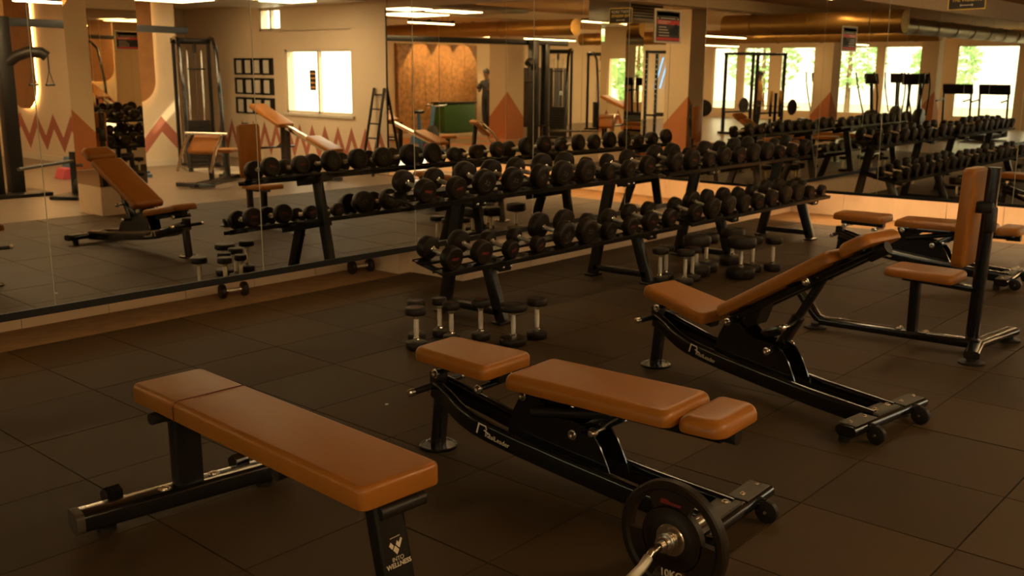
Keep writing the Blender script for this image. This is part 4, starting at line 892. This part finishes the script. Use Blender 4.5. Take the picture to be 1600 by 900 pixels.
# ---- people
def person(label, loc, rz, joints, shirt, group=None):
    R = thing('person', label, 'person', loc, rz, group)
    J, E_ = joints
    me = bpy.data.meshes.new('body'); names = list(J); me.from_pydata([J[n][0] for n in names], [(names.index(a), names.index(c)) for a, c in E_], [])
    o = bpy.data.objects.new('body', me); COL.objects.link(o)
    md = o.modifiers.new('skin', 'SKIN'); sd = o.modifiers.new('sub', 'SUBSURF'); sd.levels = 2; sd.render_levels = 2
    for v, n in zip(me.skin_vertices[0].data, names): v.radius = J[n][1]; v.use_root = (n == 'pelvis')
    dg = bpy.context.evaluated_depsgraph_get(); dg.update(); nm = bpy.data.meshes.new_from_object(o.evaluated_get(dg)); bpy.data.objects.remove(o)
    for k in ('skin', shirt, 'trouser', 'plastic'): nm.materials.append(M[k])
    for p in nm.polygons:
        p.use_smooth = True; c = p.center
        arm = abs(c.y) > .215 or c.x > .17
        p.material_index = 3 if c.z < .085 else 2 if c.z < .93 and not (arm and c.z > .75) else (0 if c.z > 1.475 or (arm and c.z < 1.20) else 1)
    body = bpy.data.objects.new('body', nm); COL.objects.link(body); body.parent = R
    h = J['head'][0]
    b = bm_(); bmesh.ops.create_icosphere(b, subdivisions=3, radius=.112, matrix=Matrix.Translation((h[0] - .018, h[1], h[2] + .032)) @ Matrix.Diagonal((1.0, .86, .95, 1)))
    bmesh.ops.delete(b, geom=[f for f in b.faces if f.calc_center_median().z < h[2] + .01 and f.calc_center_median().x > h[0] - .03], context='FACES'); ob('hair', b, 'hair', R)
    b = bm_(); bmesh.ops.create_icosphere(b, subdivisions=2, radius=.02, matrix=Matrix.Translation((h[0] + .098, h[1], h[2] - .01)))
    for s in (-1, 1): bmesh.ops.create_icosphere(b, subdivisions=2, radius=.024, matrix=Matrix.Translation((h[0] - .01, h[1] + s * .084, h[2] - .005)) @ Matrix.Diagonal((.8, .5, 1.2, 1)))
    ob('nose_and_ears', b, 'skin', R)
    b = bm_()
    for s in (-1, 1): bmesh.ops.create_icosphere(b, subdivisions=2, radius=.011, matrix=Matrix.Translation((h[0] + .083, h[1] + s * .032, h[2] + .012)))
    ob('eyes', b, 'hair', R)
    return R
def pose(phone):
    J = {'pelvis': ((0, 0, .95), (.14, .13)), 'waist': ((.0, 0, 1.10), (.13, .115)), 'chest': ((.0, 0, 1.30), (.16, .13)), 'neckb': ((.0, 0, 1.44), (.08, .07)), 'neck': ((.02, 0, 1.51), (.052, .052)), 'chin': ((.055 if phone else .03, 0, 1.575), (.065, .072)), 'head': ((.05 if phone else .02, 0, 1.64), (.088, .095)), 'crown': ((.04 if phone else .01, 0, 1.70), (.06, .07))}
    E_ = [('pelvis', 'waist'), ('waist', 'chest'), ('chest', 'neckb'), ('neckb', 'neck'), ('neck', 'chin'), ('chin', 'head'), ('head', 'crown')]
    for s, t in ((-1, 'r'), (1, 'l')):
        J['hip' + t] = ((0, s * .09, .88), (.092, .10)); J['knee' + t] = ((.02, s * .10, .48), (.062, .065)); J['ank' + t] = ((-.02, s * .10, .10), (.042, .045)); J['toe' + t] = ((.15, s * .12, .035), (.04, .032))
        J['sh' + t] = ((0, s * .19, 1.40), (.062, .06))
        if phone and s == 1: J['el' + t] = ((.04, s * .25, 1.13), (.045, .045)); J['wr' + t] = ((.25, s * .12, 1.22), (.030, .030)); hd = Vector((.31, s * .08, 1.27)); fd = Vector((.5, -.3, .6))
        elif phone: J['el' + t] = ((.02, s * .25, 1.12), (.045, .045)); J['wr' + t] = ((.24, s * .13, 1.16), (.030, .030)); hd = Vector((.30, s * .10, 1.20)); fd = Vector((.7, .3, .4))
        else: J['el' + t] = ((-.02, s * .26, 1.12), (.045, .045)); J['wr' + t] = ((.08, s * .28, .90), (.030, .030)); hd = Vector((.10, s * .28, .83)); fd = Vector((.15, 0, -1))
        J['hand' + t] = (tuple(hd), (.034, .022)); fd.normalize(); sd = Vector((1, 0, 0)) if abs(fd.z) > .8 else Vector((0, 0, 1)).cross(fd).normalized()
        E_ += [('pelvis', 'hip' + t), ('hip' + t, 'knee' + t), ('knee' + t, 'ank' + t), ('ank' + t, 'toe' + t), ('chest', 'sh' + t), ('sh' + t, 'el' + t), ('el' + t, 'wr' + t), ('wr' + t, 'hand' + t)]
        for k, (off, ln) in enumerate(((-.027, .065), (-.009, .075), (.009, .07), (.027, .055))):
            J['f%d%s' % (k, t)] = (tuple(hd + fd * (.03 + ln) + sd * off), (.008, .008)); E_.append(('hand' + t, 'f%d%s' % (k, t)))
        J['th' + t] = (tuple(hd + fd * .02 - sd * .055), (.010, .010)); E_.append(('hand' + t, 'th' + t))
    return J, E_
person('standing person in dark clothes looking down at a phone by the patterned wall', (.55, -8.75, -.012), PI * .06, pose(True), 'tee')
b = bm_(); box(b, (.92, -8.75, 1.28), (.012, .08, .15), Matrix.Rotation(-.6, 3, 'Y'), .004); o = ob('phone', b, 'plastic'); tag(o, 'dark phone held up by the standing person', 'phone')
person('standing person in a tan shirt in the middle of the hall before the windows', (-5.0, -2.89, -.012), math.radians(130), pose(False), 'tan')

# ---- outside the windows
b = bm_(); box2(b, (-40, -30, -.5), (XB - .35, 30, -.3)); o = ob('ground', b, 'earth', kind='structure', smooth=False)
b = bm_(); box2(b, (13.4, -14, -.5), (30, 14, -.3)); o = ob('ground', b, 'earth', kind='structure', smooth=False)
def tree(label, x, y, h, r):
    R = thing('garden_tree', label, 'tree', (x, y, -.31), 0, 'trees outside the windows')
    b = bm_(); lathe(b, [(.14, 0), (.10, h * .6), (.04, h)], n=10); ob('trunk', b, 'bark', R)
    b = bm_()
    for k in range(700):
        a, c = random.uniform(0, 2 * PI), random.uniform(-1, 1); q = r * random.uniform(.45, 1) ** .5
        p = Vector((math.cos(a) * math.sqrt(1 - c * c) * q, math.sin(a) * math.sqrt(1 - c * c) * q, h * .75 + c * q * .9)); s = random.uniform(.10, .22)
        t = Vector((random.gauss(0, 1), random.gauss(0, 1), random.gauss(0, 1))).normalized(); u = t.orthogonal().normalized()
        b.faces.new([b.verts.new(p + t * s), b.verts.new(p + u * s * .5), b.verts.new(p - t * s), b.verts.new(p - u * s * .5)])
    ob('foliage', b, 'leaf', R, smooth=False, kind='stuff')
for k, (x, y, h, r) in enumerate(((-18, -9.6, 3.4, 1.6), (-21, -7.0, 3.6, 1.6), (-22, -3.2, 3.2, 1.4), (24, -15.0, 3.0, 1.5), (22, -10.5, 2.2, 1.2))):
    tree('leafy green tree outside %s, %s' % (('the far windows', ('by the back corner', 'second along', 'third along')[k]) if k < 3 else ('the bright front window', ('left', 'right')[k - 3])), x, y, h, r)

b = bm_(); prism(b, [(-.012, -.006), (.004, -.012), (.014, .002), (.002, .012)], (3.16, 3.72, .001), (1, 0, 0), (0, 1, 0), .003); tag(ob('paper_scrap', b, 'paper', smooth=False), 'tiny white paper scrap on the dark rubber floor behind the plain bench', 'scrap')
